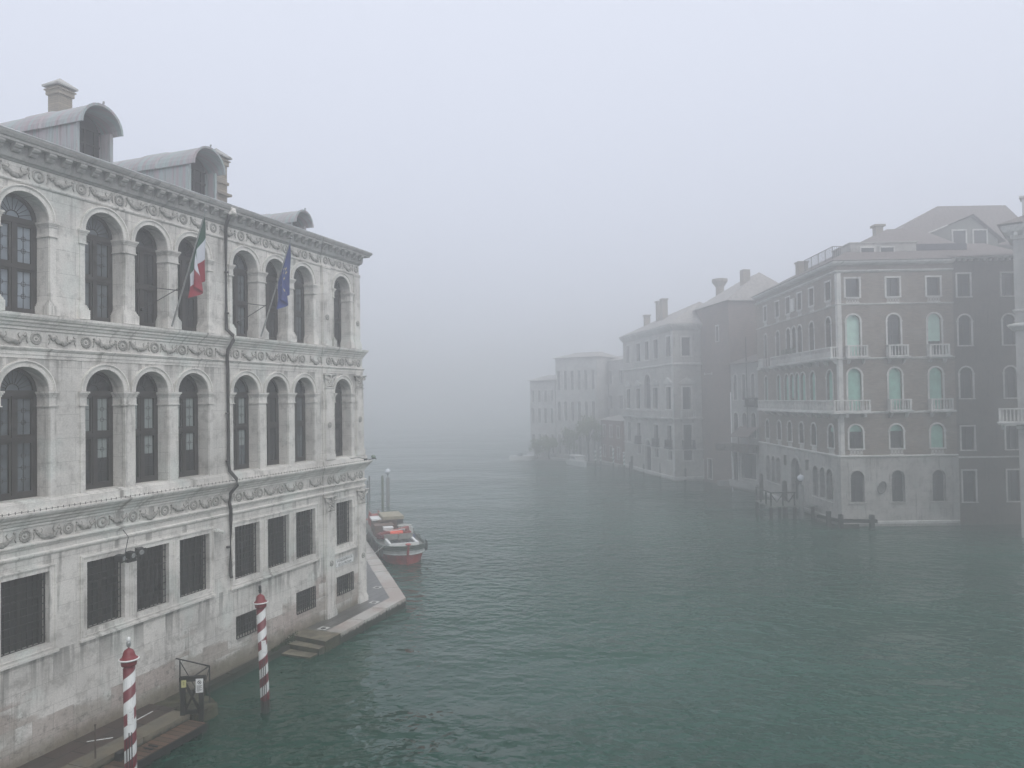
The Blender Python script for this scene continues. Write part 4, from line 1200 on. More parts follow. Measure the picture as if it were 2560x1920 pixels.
# ------------------------------------------------------------------ striped mooring poles
def mooring_pole(foot, h, lean, lab, white_light, rot=0):
    r = empty("striped_mooring_pole", (foot[0], foot[1], 0)); tag(r, lab, "mooring pole", "red and white striped mooring poles")
    r.rotation_euler = (lean[0], lean[1], rot)
    m = MB(); m.lathe([(0.15, -2.5), (0.142, 0), (0.136, 1.0), (0.134, h)], n=24)
    m.build("shaft", STRIPE, r, smooth=True)
    c = MB(); c.lathe([(0.135, h - 0.01), (0.168, h), (0.175, h + 0.06), (0.17, h + 0.10), (0.205, h + 0.13), (0.21, h + 0.16), (0.17, h + 0.175), (0.135, h + 0.24), (0.125, h + 0.30), (0.10, h + 0.35), (0.05, h + 0.385), (0.02, h + 0.40), (0.02, h + 0.43)], n=24)
    cp = c.build("cap", RED, r, smooth=True)
    t = MB(); n = 28
    t.v = []; 
    for i in range(n):
        a = 2 * PI * i / n
        for j in range(6):
            b_ = 2 * PI * j / 6; rr = 0.213 + 0.021 * math.cos(b_)
            t.v.append((rr * math.cos(a), rr * math.sin(a), h + 0.145 + 0.021 * math.sin(b_)))
    for i in range(n):
        for j in range(6):
            t.f.append((i * 6 + j, i * 6 + (j + 1) % 6, ((i + 1) % n) * 6 + (j + 1) % 6, ((i + 1) % n) * 6 + j)); t.mi.append(0)
    t.build("rim", WHITE, cp, smooth=True)
    f = MB()
    f.lathe([(0.02, h + 0.42), (0.045, h + 0.45), (0.05, h + 0.52), (0.04, h + 0.56)], n=12)
    fo = f.build("beacon_base", IRON if not white_light else STEEL, r, smooth=True)
    g = MB(); g.lathe([(0.04, h + 0.56), (0.045, h + 0.60), (0.04, h + 0.65), (0.01, h + 0.67)], n=12)
    g.build("beacon_lens", WHITE if white_light else IRON, r, smooth=True)
    # notice and black mooring bars
    a = R(-55); nt_ = MB()
    for k_ in range(4):
        t0, t1 = a + k_ * 0.25 - 0.5, a + (k_ + 1) * 0.25 - 0.5
        nt_.quad((0.147 * math.cos(t0), 0.147 * math.sin(t0), h - 1.35), (0.147 * math.cos(t1), 0.147 * math.sin(t1), h - 1.35), (0.147 * math.cos(t1), 0.147 * math.sin(t1), h - 1.0), (0.147 * math.cos(t0), 0.147 * math.sin(t0), h - 1.0))
    no = nt_.build("notice", WHITE, r)
    pr = MB()
    for zz, ww in ((1.06, .4), (1.12, .7), (1.15, .75), (1.20, .7), (1.23, .6), (1.28, .75)):
        t0, t1 = a - 0.5 * ww, a + 0.5 * ww * 0.8
        pr.quad((0.149 * math.cos(t0), 0.149 * math.sin(t0), h - zz - 0.012), (0.149 * math.cos(t1), 0.149 * math.sin(t1), h - zz - 0.012), (0.149 * math.cos(t1), 0.149 * math.sin(t1), h - zz), (0.149 * math.cos(t0), 0.149 * math.sin(t0), h - zz))
    pr.build("notice_print", simple("grey_print", (0.3, 0.32, 0.33), 0.6), no)
    for t_ in (-95, -72, -50):
        b = MB(); b.tube((0.148 * math.cos(R(t_)), 0.148 * math.sin(R(t_)), -0.3), (0.142 * math.cos(R(t_)), 0.142 * math.sin(R(t_)), h - 1.55 - (0.0 if t_ > -90 else 0.15)), 0.012, 6)
        b.build("mooring_bar", IRON, r)
    return r
mooring_pole((-7.76, 23.05), 3.22, (0.0, -R(2.2)), "farther striped mooring pole, standing alone off the small barred openings", False)
mooring_pole((-9.2, 17.8), 3.32, (0.0, -R(0.8)), "nearer striped mooring pole with a white beacon, by the plank landing stage", True)

# ------------------------------------------------------------------ work barge
BT = Vector((-6.15, 43.0, 0)); HD = math.atan2(0.951, -0.309)      # heading of stern direction
bt = empty("cargo_barge", BT, HD); tag(bt, "red and grey work barge with crane and cargo moored at the quay", "barge")
# local: +x to the stern, y left/right, bow at x=0
def hull_half(x):                # half width along the length
    if x < 0: return 0.02
    t = min(1, x / 2.6)
    w_ = 1.52 * math.sqrt(max(0, 1 - (1 - t) ** 2.4))
    if x > 9.5: w_ *= 1 - 0.12 * ((x - 9.5) / 3) ** 2
    return max(w_, 0.03)
xs_ = [0, 0.05, 0.15, 0.35, 0.6, 1.0, 1.5, 2.1, 2.8, 4, 6, 8, 9.5, 11, 12.3]
def sheer(x): return 1.28 + 0.30 * max(0, 1 - x / 4.0) ** 2 + 0.1 * max(0, (x - 9) / 3.3)
def band(f0, f1, k0, k1, bulge=0.0):
    m = MB()
    for sgn in (-1, 1):
        for i in range(len(xs_) - 1):
            a, b = xs_[i], xs_[i + 1]
            P = lambda x, f, k_: (x + (0.55 * (1 - f)) * max(0, 1 - x / 3.0), sgn * (hull_half(x) * k_ + bulge), -0.4 + (sheer(x) + 0.4) * f)
            m.quad(P(a, f0, k0), P(b, f0, k0), P(b, f1, k1), P(a, f1, k1))
    return m
zf = lambda z: (z + 0.4) / 1.9
b1 = band(0.0, 0.30, 0.78, 0.9); b1.v += []; 
h1 = band(0.0, 0.36, 0.74, 0.86); h2 = band(0.36, 0.64, 0.86, 0.95)
hm = MB(); hm.v = []; hm.add(h1.v, h1.f); hm.add(h2.v, h2.f)
x = xs_[-1]; hw = hull_half(x); hm.add([(x, -hw * .8, -0.4), (x, hw * .8, -0.4), (x, hw, sheer(x)), (x, -hw, sheer(x))], [(0, 1, 2, 3)])
hm.build("hull", HULLR, bt, smooth=False)
h3 = band(0.64, 0.84, 0.95, 1.0); h3.build("side_strake", HULLW, bt)
h4 = band(0.84, 1.0, 1.0, 1.01); h4.build("bulwark", HULLG, bt)
def rail_path(f, k_, z_off=0, r=0.05, x1=12.3, dy=0.0):
    pts = []
    for sgn, seq in ((-1, reversed([q for q in xs_ if q <= x1])), (1, [q for q in xs_ if q <= x1])):
        for x in seq:
            pts.append((x + (0.55 * (1 - f)) * max(0, 1 - x / 3.0) - 0.03, sgn * (hull_half(x) * k_ + dy), -0.4 + (sheer(x) + 0.4) * f + z_off))
    return pts
for f, r_2, mt, nm in ((0.64, 0.045, HULLW, "rubbing_strake"), (0.84, 0.055, HULLG, "rubbing_strake"), (0.93, 0.045, HULLG, "rubbing_strake"), (1.0, 0.06, HULLG, "gunwale")):
    m = MB(); m.path(rail_path(f, 0.97 if f < .7 else 1.01, r=r_2), r_2, 6); m.build(nm, mt, bt, smooth=True)
m = MB(); m.prism([(-0.12, 1.72), (0.1, 1.75), (0.6, -0.4), (0.45, -0.4)], -0.07, 0.07); m.sphere((-0.02, 0, 1.74), 0.16, 10, 6, sc=(1, 1.2, .6)); st_ = m.build("stem_post", HULLR, bt)
# deck
m = MB()
for i in range(len(xs_) - 1):
    a, b = xs_[i], xs_[i + 1]
    m.quad((a, -hull_half(a) * .98, sheer(a) - 0.16), (b, -hull_half(b) * .98, sheer(b) - 0.16), (b, hull_half(b) * .98, sheer(b) - 0.16), (a, hull_half(a) * .98, sheer(a) - 0.16))
m.build("deck", DECK, bt)
# open hold with white coaming and grey folded-back covers
m = MB(); X0, X1, Y0 = 1.35, 3.3, 0.98
m.box(X0, X0 + 0.1, -Y0, Y0, 1.1, 1.52); m.box(X0 + 0.1, X1, -Y0 - 0.0, -Y0 + 0.16, 1.1, 1.50); m.box(X0 + 0.1, X1, Y0 - 0.16, Y0, 1.1, 1.50)
m.build("hold_coaming", WHITE, bt)
m = MB(); m.box(X0 + 0.1, X1, -Y0 + 0.16, Y0 - 0.16, 1.30, 1.33)
q = random.Random(4)
for i in range(14): 
    x, y = q.uniform(X0 + .3, X1 - .2), q.uniform(-.6, .6); m.box(x, x + .15, y, y + .2, 1.33, 1.37 + q.random() * .05)
m.build("hold_floor", DARKIN, bt)
for s in (-1, 1):
    m = MB(); m.prism([(X1 + 0.02, 1.35), (X1 + 0.12, 1.35), (X1 + 0.22, 1.78), (X1 + 0.12, 1.78)], 0.03 if s > 0 else -Y0, Y0 if s > 0 else -0.03)
    m.build("hatch_cover", DECK, bt)
# orange tanks, crane, white chest, wheelhouse
def top(name, m, mat, lab, cat, loc, grp=None, smooth=False):
    o = m.build(name, mat, None, loc=tuple(bt_m @ Vector(loc)), smooth=smooth); o.rotation_euler = (0, 0, HD); o.scale = (1, 0.9, 0.72) if name != 'fuel_can' else (1, 0.8, 1); tag(o, lab, cat, grp); return o
bt.scale = (1, 0.9, 0.72)
bt_m = Matrix.Translation(BT) @ Matrix.Rotation(HD, 4, 'Z') @ Matrix.Diagonal((1, 0.9, 0.72, 1))
m = MB(); m.lathe([(0.05, -0.42), (0.17, -0.38), (0.19, 0), (0.17, 0.38), (0.05, 0.42)], n=14)
o = top("fuel_can", m, ORANGE, "bright orange tank lying behind the open hold of the barge", "tank", (3.95, 0.05, 1.75)); o.rotation_euler = (PI / 2, 0, HD)
cr = MB(); cr.box(4.3, 4.75, -1.05, -0.5, 1.15, 1.75); cr.tube((4.5, -0.8, 1.7), (4.5, -0.8, 2.1), 0.14, 12); cr.build("crane_base", CRANE, bt)
beam((4.35, 1.05, 1.65), (4.45, -0.9, 2.1), 0.17, "crane_arm", CRANE, bt); beam((4.75, 0.9, 1.55), (4.75, -0.6, 1.75), 0.13, "crane_arm", CRANE, bt)
m = MB(); m.tube((4.2, 0.5, 1.85), (4.25, -0.6, 2.0), 0.05, 8); m.build("crane_ram", STEEL, bt)
m = MB()
q = random.Random(6)
for i in range(26):
    x, y, z = q.uniform(3.8, 5.0), q.uniform(0.55, 1.3), q.uniform(1.2, 1.7)
    m.sphere((x, y, z), q.uniform(.1, .2), 6, 5, sc=(1, 1, .7))
o = top("tarpaulin", m, simple("maroon_tarpaulin", (0.14, 0.03, 0.04), 0.8, var=0.4), "crumpled maroon tarpaulin heaped on the quay side of the barge deck", "tarpaulin", (0, 0, 0))
m = MB(); m.box(4.9, 5.5, 0.1, 0.75, 1.75, 1.98); m.box(4.88, 5.52, 0.08, 0.77, 1.98, 2.04)
top("cool_box", m, WHITE, "white lidded box on top of the cargo behind the crane", "box", (0, 0, 0.0))
ca = MB(); ca.box(5.6, 6.6, -0.1, 1.3, 1.1, 2.1); ca.build("cargo_housing", BRPANEL, bt)
wh = MB(); wh.box(6.8, 9.0, -0.95, 0.95, 1.1, 2.3); wo_ = wh.build("wheelhouse", BRPANEL, bt)
m = MB(); m.box(6.7, 9.0, -1.0, 0.55, 2.34, 2.62); m.build("roof", TAN, wo_)
m = MB(); m.box(6.77, 6.79, -0.95, -0.5, 1.5, 2.3); m.box(6.77, 6.79, 0.1, 0.75, 1.8, 2.15); m.build("window", DARKG, wo_)
m = MB(); m.box(7.0, 8.4, 0.62, 1.3, 2.25, 2.4); m.build("side_locker", WHITE, bt)
m = MB(); m.box(5.3, 5.5, -1.25, -0.35, 1.3, 1.85); m.box(5.28, 5.52, -1.3, -0.3, 2.0, 2.08)
for y in (-1.2, -0.4): m.tube((5.4, y, 1.8), (5.4, y, 2.05), 0.04, 6)
m.build("engine_box", OFFW, bt)
def crate(lab, x, y, z, a, b, c, mt, rz=0.0):
    m = MB(); m.box(-a / 2, a / 2, -b / 2, b / 2, 0, c); m.box(-a / 2 - .02, a / 2 + .02, -b / 2 - .02, b / 2 + .02, c * .45, c * .52); m.box(-a / 2 - .03, a / 2 + .03, -b / 2 - .03, b / 2 + .03, c, c + .05)
    o = top("crate", m, mt, lab, "crate", (x, y, z)); o.rotation_euler = (0, 0, HD + rz)
crate("grey lidded crate beside the tan cabin roof of the barge", 6.2, -0.85, 1.2, 0.8, 0.6, 0.7, DECK)
crate("pale grey crate on the canal side of the barge deck behind the hatch covers", 5.6, -1.0, 1.2, 0.6, 0.7, 0.6, HULLW, 0.2)
crate("small blue crate by the crane foot on the barge", 3.75, -1.0, 1.2, 0.4, 0.35, 0.3, simple("blue_plastic", (0.05, 0.08, 0.16), 0.5))
crate("brown crate on the quay side of the barge cabin", 7.4, 1.05, 1.2, 0.9, 0.4, 0.9, BRPANEL)
m = MB()
for k_ in range(4): m.ring_xz((0, 0.05 * k_, 0), 0.24 - .02 * k_, 0.035, 14, 5)
o = top("rope_coil", m, OFFW, "pale coil of rope lying on the barge foredeck", "rope coil", (0.85, -0.25, 1.35)); o.rotation_euler = (PI / 2, 0, 0)
m = MB()
for k_ in range(7):
    q_ = Vector((3.6 + 0.25 * k_, 1.15 - 0.06 * (k_ % 3), 1.25)); m.path([tuple(q_), tuple(q_ + Vector((0.3, -0.25, 0.25))), tuple(q_ + Vector((0.1, -0.5, 0.3))), tuple(q_ + Vector((0.5, -0.7, 0.1)))], 0.03, 5)
m.build("hoses", IRON, bt)
for sgn, xs2 in ((1, (1.4, 2.6, 3.7, 4.9, 6.4, 8.6)), (-1, (2.4, 4.6, 7.0))):
    for x in xs2:
        t = MB(); t.ring_xz((0, 0, 0), 0.24, 0.10, 16, 8)
        o = t.build("tyre_fender", RUBBER, None, loc=tuple(bt_m @ Vector((x, sgn * (hull_half(x) + 0.13), 0.95))), smooth=True)
        o.rotation_euler = (0, 0, HD)
        side = "quay side" if sgn > 0 else "canal side"
        tag(o, "black tyre hung as a fender on the %s of the barge" % side, "tyre fender", "tyre fenders on the %s of the barge" % side)
m = MB(); m.path([(1.0, 1.35, 1.55), (0.9, 2.0, 1.0), (0.3, 2.6, 0.75)], 0.02, 5)
top("mooring_rope", m, OFFW, "slack rope running from the barge to the quay", "rope", (0, 0, 0))
m = MB()
for i in range(6):
    m.tube((9.6 + i * .25, 1.0, 2.1), (9.6 + i * .25, 1.0, 2.45), 0.02, 5); m.tube((9.6 + i * .25, 0.3, 2.1), (9.6 + i * .25, 0.3, 2.45), 0.02, 5)
m.tube((9.5, 1.0, 2.45), (11.0, 1.0, 2.45), 0.025, 5); m.tube((9.5, 0.3, 2.45), (11.0, 0.3, 2.45), 0.025, 5); m.box(9.5, 11.0, 0.25, 1.05, 1.1, 2.1)
m.build("stern_rack", CRANE, bt)
m = MB()
for s in (-1, 1): m.sphere((0.42, s * 0.52, 1.0), 0.045, 8, 6)
m.build("navigation_light", WHITE, bt)

# ------------------------------------------------------------------ plain mooring piles
def pile(x, y, h, r, mat, lab, grp="bare wooden mooring piles beyond the palace corner", lean=(0, 0)):
    m = MB(); q = random.Random(int(x * 100)); m.lathe([(r * 1.1, -1.2), (r * 1.05, 0), (r, h * .5), (r * .93, h - 0.1), (r * .6, h)], n=12)
    o = m.build("mooring_pile", mat, None, loc=(x, y, 0), smooth=True); o.rotation_euler = (lean[0], lean[1], 0)
    tag(o, lab, "mooring pile", grp); return o
pile(-13.1, 66.55, 2.5, 0.06, PILE, "thinner bare pile nearest the palace corner, rooted closer to us")
pile(-13.97, 71.9, 2.4, 0.075, PILE, "bare pile just behind the one nearest the palace corner")
pile(-11.5, 65.07, 3.07, 0.11, PILEG, "greenish bare pile beside the globe-topped post beyond the barge", lean=(0, 0))
def lamp_post(x, y, hp, r, lab, hglobe=0.85):
    e = empty("globe_lamp_post", (x, y, 0)); tag(e, lab, "lamp post", "timber posts topped with white globe lamps")
    m = MB(); m.lathe([(r * 1.1, -1.2), (r, 0), (r * .95, hp - 0.06), (r * .6, hp)], n=14); m.build("post", PALEPILE, e, smooth=True)
    m = MB(); m.tube((0, 0, hp), (0, 0, hp + 0.25), 0.035, 8); m.lathe([(0.05, hp + 0.2), (0.12, hp + 0.32)], n=12); m.build("lamp_holder", IRON, e)
    m = MB(); m.sphere((0, 0, hp + 0.52), 0.26, 16, 10); m.tube((0, 0, hp + 0.76), (0, 0, hp + 0.88), 0.02, 6); m.build("globe", GLOBE, e, smooth=True)
PALEPILE = simple("weathered_pile_wood", (0.16, 0.165, 0.16), 0.8, var=0.25, nscale=4, stretch=(5, 5, 0.5))
lamp_post(-11.47, 67.7, 2.65, 0.18, "globe lamp post standing in the water just beyond the barge")

#PART3
MS = Matrix.Rotation(-PI / 2, 4, 'Z')          # facade frame -> the flank running away from the corner
def fw(root, M, xa, xb, za, zb, arched, pane, frame=WST, t=0.12, out=0.05, depth=0.28, name="window", sill=0.0, mull=True, blind=None):
    """stone surround + recessed pane for one opening"""
    f = MB(M)
    if t > 0:
        if arched:
            r = (xb - xa) / 2; sp = zb - r; c = (xa + xb) / 2; n = 14
            f.box(xa - t, xa, -out, 0.03, za, sp); f.box(xb, xb + t, -out, 0.03, za, sp)
            f.box(xa - t - 0.03, xa + 0.02, -out - 0.03, 0.02, sp - 0.06, sp + 0.03); f.box(xb - 0.02, xb + t + 0.03, -out - 0.03, 0.02, sp - 0.06, sp + 0.03)
            for k in range(n):
                a, b = PI * k / n, PI * (k + 1) / n
                P = lambda rr, q, y: (c + rr * math.cos(q), y, sp + rr * math.sin(q))
                f.quad(P(r, a, -out), P(r + t, a, -out), P(r + t, b, -out), P(r, b, -out))
                f.quad(P(r + t, a, -out), P(r + t, a, 0.02), P(r + t, b, 0.02), P(r + t, b, -out))
                f.quad(P(r, a, -out), P(r, a, 0.02), P(r, b, 0.02), P(r, b, -out))
        else:
            f.box(xa - t, xa, -out, 0.03, za, zb); f.box(xb, xb + t, -out, 0.03, za, zb); f.box(xa - t, xb + t, -out - 0.01, 0.03, zb, zb + t)
        f.box(xa - t - sill, xb + t + sill, -out - 0.03 - sill, 0.03, za - t * 0.7, za)
    else:
        f.box(xa, xb, depth - 0.05, depth - 0.02, za, za + 0.04)
    o = f.build(name, frame, root)
    g = MB(M)
    if arched:
        r = (xb - xa) / 2
        pts = [(xa, za), (xa, zb - r)] + arc(xa, xb, zb - r, 12)[1:-1] + [(xb, zb - r), (xb, za)]
    else: pts = [(xa, za), (xb, za), (xb, zb), (xa, zb)]
    g.add([(x, depth, z) for x, z in pts], [tuple(range(len(pts)))])
    if mull:
        c = (xa + xb) / 2; zt = zb - (xb - xa) / 2 if arched else zb
        g.box(c - 0.03, c + 0.03, depth - 0.05, depth - 0.01, za, zt, 1)
        g.box(xa, xb, depth - 0.05, depth - 0.012, za + (zt - za) * 0.62, za + (zt - za) * 0.62 + 0.05, 1)
        if arched: g.box(xa, xb, depth - 0.05, depth - 0.012, zt - 0.03, zt + 0.03, 1)
        g.build("pane", [pane, WOODF], o)
    else: g.build("pane", [pane], o)
    if blind:
        zb0, mat = blind
        b = MB(M)
        if arched:
            pts = [(xa, za + zb0), (xa, zb - r)] + arc(xa, xb, zb - r, 12)[1:-1] + [(xb, zb - r), (xb, za + zb0)]
        else: pts = [(xa, za + zb0), (xb, za + zb0), (xb, zb), (xa, zb)]
        n = len(pts)
        b.add([(x, depth - 0.10, z) for x, z in pts] + [(x, depth - 0.08, z) for x, z in pts], [tuple(range(n)), tuple(range(2 * n - 1, n - 1, -1))] + [(i, (i + 1) % n, (i + 1) % n + n, i + n) for i in range(n)])
        b.build("blind", mat, o)
    return o

def balcony(root, M, xa, xb, z0, z1, out, mat=WST, step=0.2, br=True, wrap=None):
    m = MB(M)
    m.box(xa - 0.05, xb + 0.05, -out - 0.05, 0.0, z0 - 0.12, z0); m.box(xa - 0.1, xb + 0.1, -out - 0.1, 0.0, z0 - 0.04, z0 + 0.03)
    m.box(xa, xb, -out, -out + 0.14, z1 - 0.09, z1); m.box(xa, xa + 0.14, -out + 0.14, 0, z1 - 0.09, z1); m.box(xb - 0.14, xb, -out + 0.14, 0, z1 - 0.09, z1)
    m.box(xa, xb, -out, -out + 0.14, z0 + 0.03, z0 + 0.09)
    for x in (xa, xb - 0.14): m.box(x, x + 0.14, -out, -out + 0.14, z0 + 0.09, z1 - 0.09)
    n = max(2, int((xb - xa - 0.28) / step))
    for i in range(n):
        x = xa + 0.14 + (xb - xa - 0.28) * (i + 0.5) / n
        m.lathe([(0.035, z0 + 0.09), (0.055, z0 + 0.2), (0.05, z0 + 0.35), (0.028, z1 - 0.3), (0.04, z1 - 0.09)], c=(x, -out + 0.07, 0), n=6)
    k = max(1, int(out / step))
    for x in (xa + 0.07, xb - 0.07):
        for i in range(k):
            m.tube((x, -out + 0.14 + (out - 0.14) * (i + 0.6) / k, z0 + 0.03), (x, -out + 0.14 + (out - 0.14) * (i + 0.6) / k, z1 - 0.09), 0.045, 6)
    if br:
        for x in ([xa + 0.2, xb - 0.2] if xb - xa < 3 else [xa + 0.2 + (xb - xa - 0.4) * i / round((xb - xa) / 1.7) for i in range(round((xb - xa) / 1.7) + 1)]):
            m.add([(x - 0.08, 0, z0 - 0.12), (x + 0.08, 0, z0 - 0.12), (x + 0.08, -out + 0.1, z0 - 0.12), (x - 0.08, -out + 0.1, z0 - 0.12), (x - 0.08, 0, z0 - 0.5), (x + 0.08, 0, z0 - 0.5), (x + 0.08, -out * .4, z0 - 0.42), (x - 0.08, -out * .4, z0 - 0.42)],
                  [(0, 1, 2, 3), (4, 5, 6, 7), (0, 1, 5, 4), (1, 2, 6, 5), (2, 3, 7, 6), (3, 0, 4, 7)])
    return m.build("balcony", mat, root)

def lattice(root, M, xa, xb, z0, z1, rings=False):
    m = MB(M)
    m.box(xa, xb, -0.02, 0.03, z1 - 0.04, z1 + 0.02); m.box(xa, xb, -0.02, 0.03, z0 - 0.02, z0 + 0.03)
    n = 5 if not rings else 4; wd = (xb - xa) / n
    for i in range(n):
        a = xa + wd * i
        if rings: m.ring_xz((a + wd / 2, 0.0, (z0 + z1) / 2), min(wd, z1 - z0) * 0.36, 0.018, 10, 4)
        m.tube((a, 0, z0), (a + wd, 0, z1), 0.022, 4); m.tube((a + wd, 0, z0), (a, 0, z1), 0.022, 4)
    m.quad((xa, 0.06, z0), (xb, 0.06, z0), (xb, 0.06, z1), (xa, 0.06, z1), 1)
    return m.build("window_lattice", [WST, DARKIN], root)

# ================================================================== BRICK PALACE ON THE RIGHT BANK
B1 = empty("palazzo", (23.77, 53.72, 0), R(-1))
tag(B1, "brick palace on the far corner with white balconies and green blinds, stone ground floor", "palace")
FX = [(0.62, 1.60), (3.56, 4.50), (6.47, 7.43)]
SX = [(1.10, 2.10), (4.38, 5.35), (12.32, 13.22), (15.66, 16.52)]
LEN = 18.7
fo_up = []; so_up = []; fo_g = []; so_g = []
for a, b in FX:
    fo_up += [(a, b, 16.64, 17.99, False), (a, b, 12.24, 15.34, True), (a, b, 8.30, 11.42, True), (a, b, 5.62, 7.32, True)]
    fo_g.append((a, b, 1.74, 4.02, True))
s_top = [(1.06, 2.04), (4.32, 5.26), (6.88, 7.78), (9.58, 10.50), (12.24, 13.18), (15.65, 16.50)]
s3 = [(1.16, 2.14), (4.42, 5.36), (6.93, 7.93), (8.26, 9.22), (9.58, 10.58), (12.28, 13.24), (15.68, 16.50)]
s2 = [(1.08, 2.2), (4.36, 5.44), (6.40, 7.50), (7.70, 8.75), (8.95, 10.0), (10.2, 11.3), (12.26, 13.22), (15.80, 16.66)]
s1 = [(1.10, 2.14), (4.42, 5.46), (7.04, 8.04), (9.74, 10.78), (12.38, 13.40), (15.60, 16.68)]
so_up = [(-b, -a, 16.64, 18.0, False) for a, b in s_top] + [(-b, -a, 12.24, 15.36, True) for a, b in s3] + [(-b, -a, 8.30, 11.40, True) for a, b in s2] + [(-b, -a, 5.60, 7.30, True) for a, b in s1]
sg = [(1.42, 2.48), (2.80, 3.74), (4.16, 5.16), (12.72, 13.70), (14.10, 14.98), (15.48, 16.5)]
so_g = [(-b, -a, 1.65, 3.98, True) for a, b in sg] + [(-9.9, -7.9, 0.3, 4.25, True), (-6.72, -6.02, 3.43, 4.32, False), (-11.78, -11.08, 3.43, 4.32, False)]
mb = MB(); holed(mb, 0, 8.35, 5.0, 19.0, fo_up, 0.28)
t_ = MB(MS); holed(t_, -LEN, 0, 5.0, 19.0, so_up, 0.28); mb.add(t_.v, t_.f)
mb.quad((0, LEN, 5), (8.35, LEN, 5), (8.35, LEN, 19), (0, LEN, 19)); mb.quad((8.35, 0, 5), (8.35, LEN, 5), (8.35, LEN, 19), (8.35, 0, 19))
mb.build("wall", REDB, B1)
mb = MB(); holed(mb, -0.05, 8.40, -1.2, 5.0, fo_g, 0.33, -0.05)
t_ = MB(MS); holed(t_, -LEN, 0.05, -1.2, 5.0, so_g, 0.33, -0.05); mb.add(t_.v, t_.f)
mb.build("stone_base", CREAM, B1)
def bplan(y1=LEN, x1=8.35): return [(0, y1), (0, 0), (x1, 0)]
for prof, nm in (([(0, 4.92), (0.06, 4.93), (0.09, 4.98), (0.16, 5.02), (0.18, 5.08), (0.0, 5.14)], "string_course"), ([(0, 8.14), (0.08, 8.16), (0.12, 8.26), (0, 8.3)], "string_course"), ([(0, 12.06), (0.08, 12.08), (0.12, 12.18), (0, 12.22)], "string_course"),
                 ([(0, 16.05), (0.06, 16.06), (0.10, 16.14), (0, 16.17)], "string_course"), ([(0, 18.42), (0.05, 18.44), (0.16, 18.52), (0.18, 18.60), (0, 18.62)], "string_course"), ([(0, 18.95), (0.3, 19.02), (0.42, 19.12), (0.45, 19.22), (0, 19.26)], "cornice"),
                 ([(0.05, 0.16), (0.12, 0.18), (0.14, 0.36), (0.05, 0.40)], "plinth")):
    MB().sweep(bplan(), prof).build(nm, WST, B1)
m = MB()
m.box(-0.35, 0.28, -0.04, 0.02, 5.14, 18.42); t_ = MB(MS); t_.box(-0.30, 0.04, -0.04, 0.0, 5.14, 18.42); m.add(t_.v, t_.f)
m.v = [(max(x, -0.045), y, z) for x, y, z in m.v]
m.build("corner_pilaster", WST, B1)
m = MB(); m.box(-0.09, 0.34, -0.09, -0.052, 0.4, 4.92); m.build("corner_pilaster", CREAM, B1)
for i, (a, b) in enumerate(FX):
    fw(B1, None, a, b, 16.64, 17.99, False, DARKG); lattice(B1, None, a, b, 16.2, 16.54)
    fw(B1, None, a, b, 12.24, 15.34, True, DARKG, blind=[(0.0, GREENL), None, (1.1, GREENL)][i])
    balcony(B1, None, a - 0.15, b + 0.33, 12.24, 13.10, 0.5)
    fw(B1, None, a, b, 8.30, 11.42, True, DARKG, blind=(0.0, GREENW))
    fw(B1, None, a, b, 5.62, 7.32, True, DARKIN, blind=[(1.25, GREENW), (1.3, GREENW), (0.0, GREENW)][i]); lattice(B1, None, a, b, 5.16, 5.54, True)
    fw(B1, None, a, b, 1.74, 4.02, True, DARKIN, frame=CREAM, t=0.13, out=0.09, sill=0.05)
balcony(B1, None, 3.41, 4.95, 8.32, 9.17, 0.5); balcony(B1, None, 6.33, 7.92, 8.32, 9.17, 0.5)
for a, b in s_top: fw(B1, MS, -b, -a, 16.64, 18.0, False, DARKG); lattice(B1, MS, -b, -a, 16.2, 16.54)
for a, b in s3: fw(B1, MS, -b, -a, 12.24, 15.36, True, DARKG, t=0.10)
for i, (a, b) in enumerate(s2): fw(B1, MS, -b, -a, 8.30, 11.40, True, DARKG, t=0.10, blind=(0.0 if i not in (4,) else 1.0, GREENW))
for i, (a, b) in enumerate(s1): fw(B1, MS, -b, -a, 5.60, 7.30, True, DARKIN, blind=(1.2, GREENW) if i == 0 else None); lattice(B1, MS, -b, -a, 5.16, 5.52, True)
for a, b in sg: fw(B1, MS, -b, -a, 1.65, 3.98, True, DARKIN, frame=CREAM, t=0.11, out=0.09)
for a, b in ((6.02, 6.72), (11.08, 11.78)): fw(B1, MS, -b, -a, 3.43, 4.32, False, DARKIN, frame=CREAM, t=0.06, out=0.08, mull=False)
fw(B1, MS, -9.9, -7.9, 0.3, 4.25, True, DARKIN, frame=CREAM, t=0.2, out=0.12, name="doorway")
m = MB(MS)
for a, b in ((-5.3, -1.3), (-16.6, -12.6)): m.box(a, b, -0.13, -0.05, 1.52, 1.6)
m.build("sill", WST, B1)
balcony(B1, MS, -5.45, -0.0, 12.24, 13.05, 0.55); balcony(B1, MS, -13.4, -5.6, 12.24, 13.05, 0.55); balcony(B1, MS, -16.8, -15.3, 12.24, 13.05, 0.55)
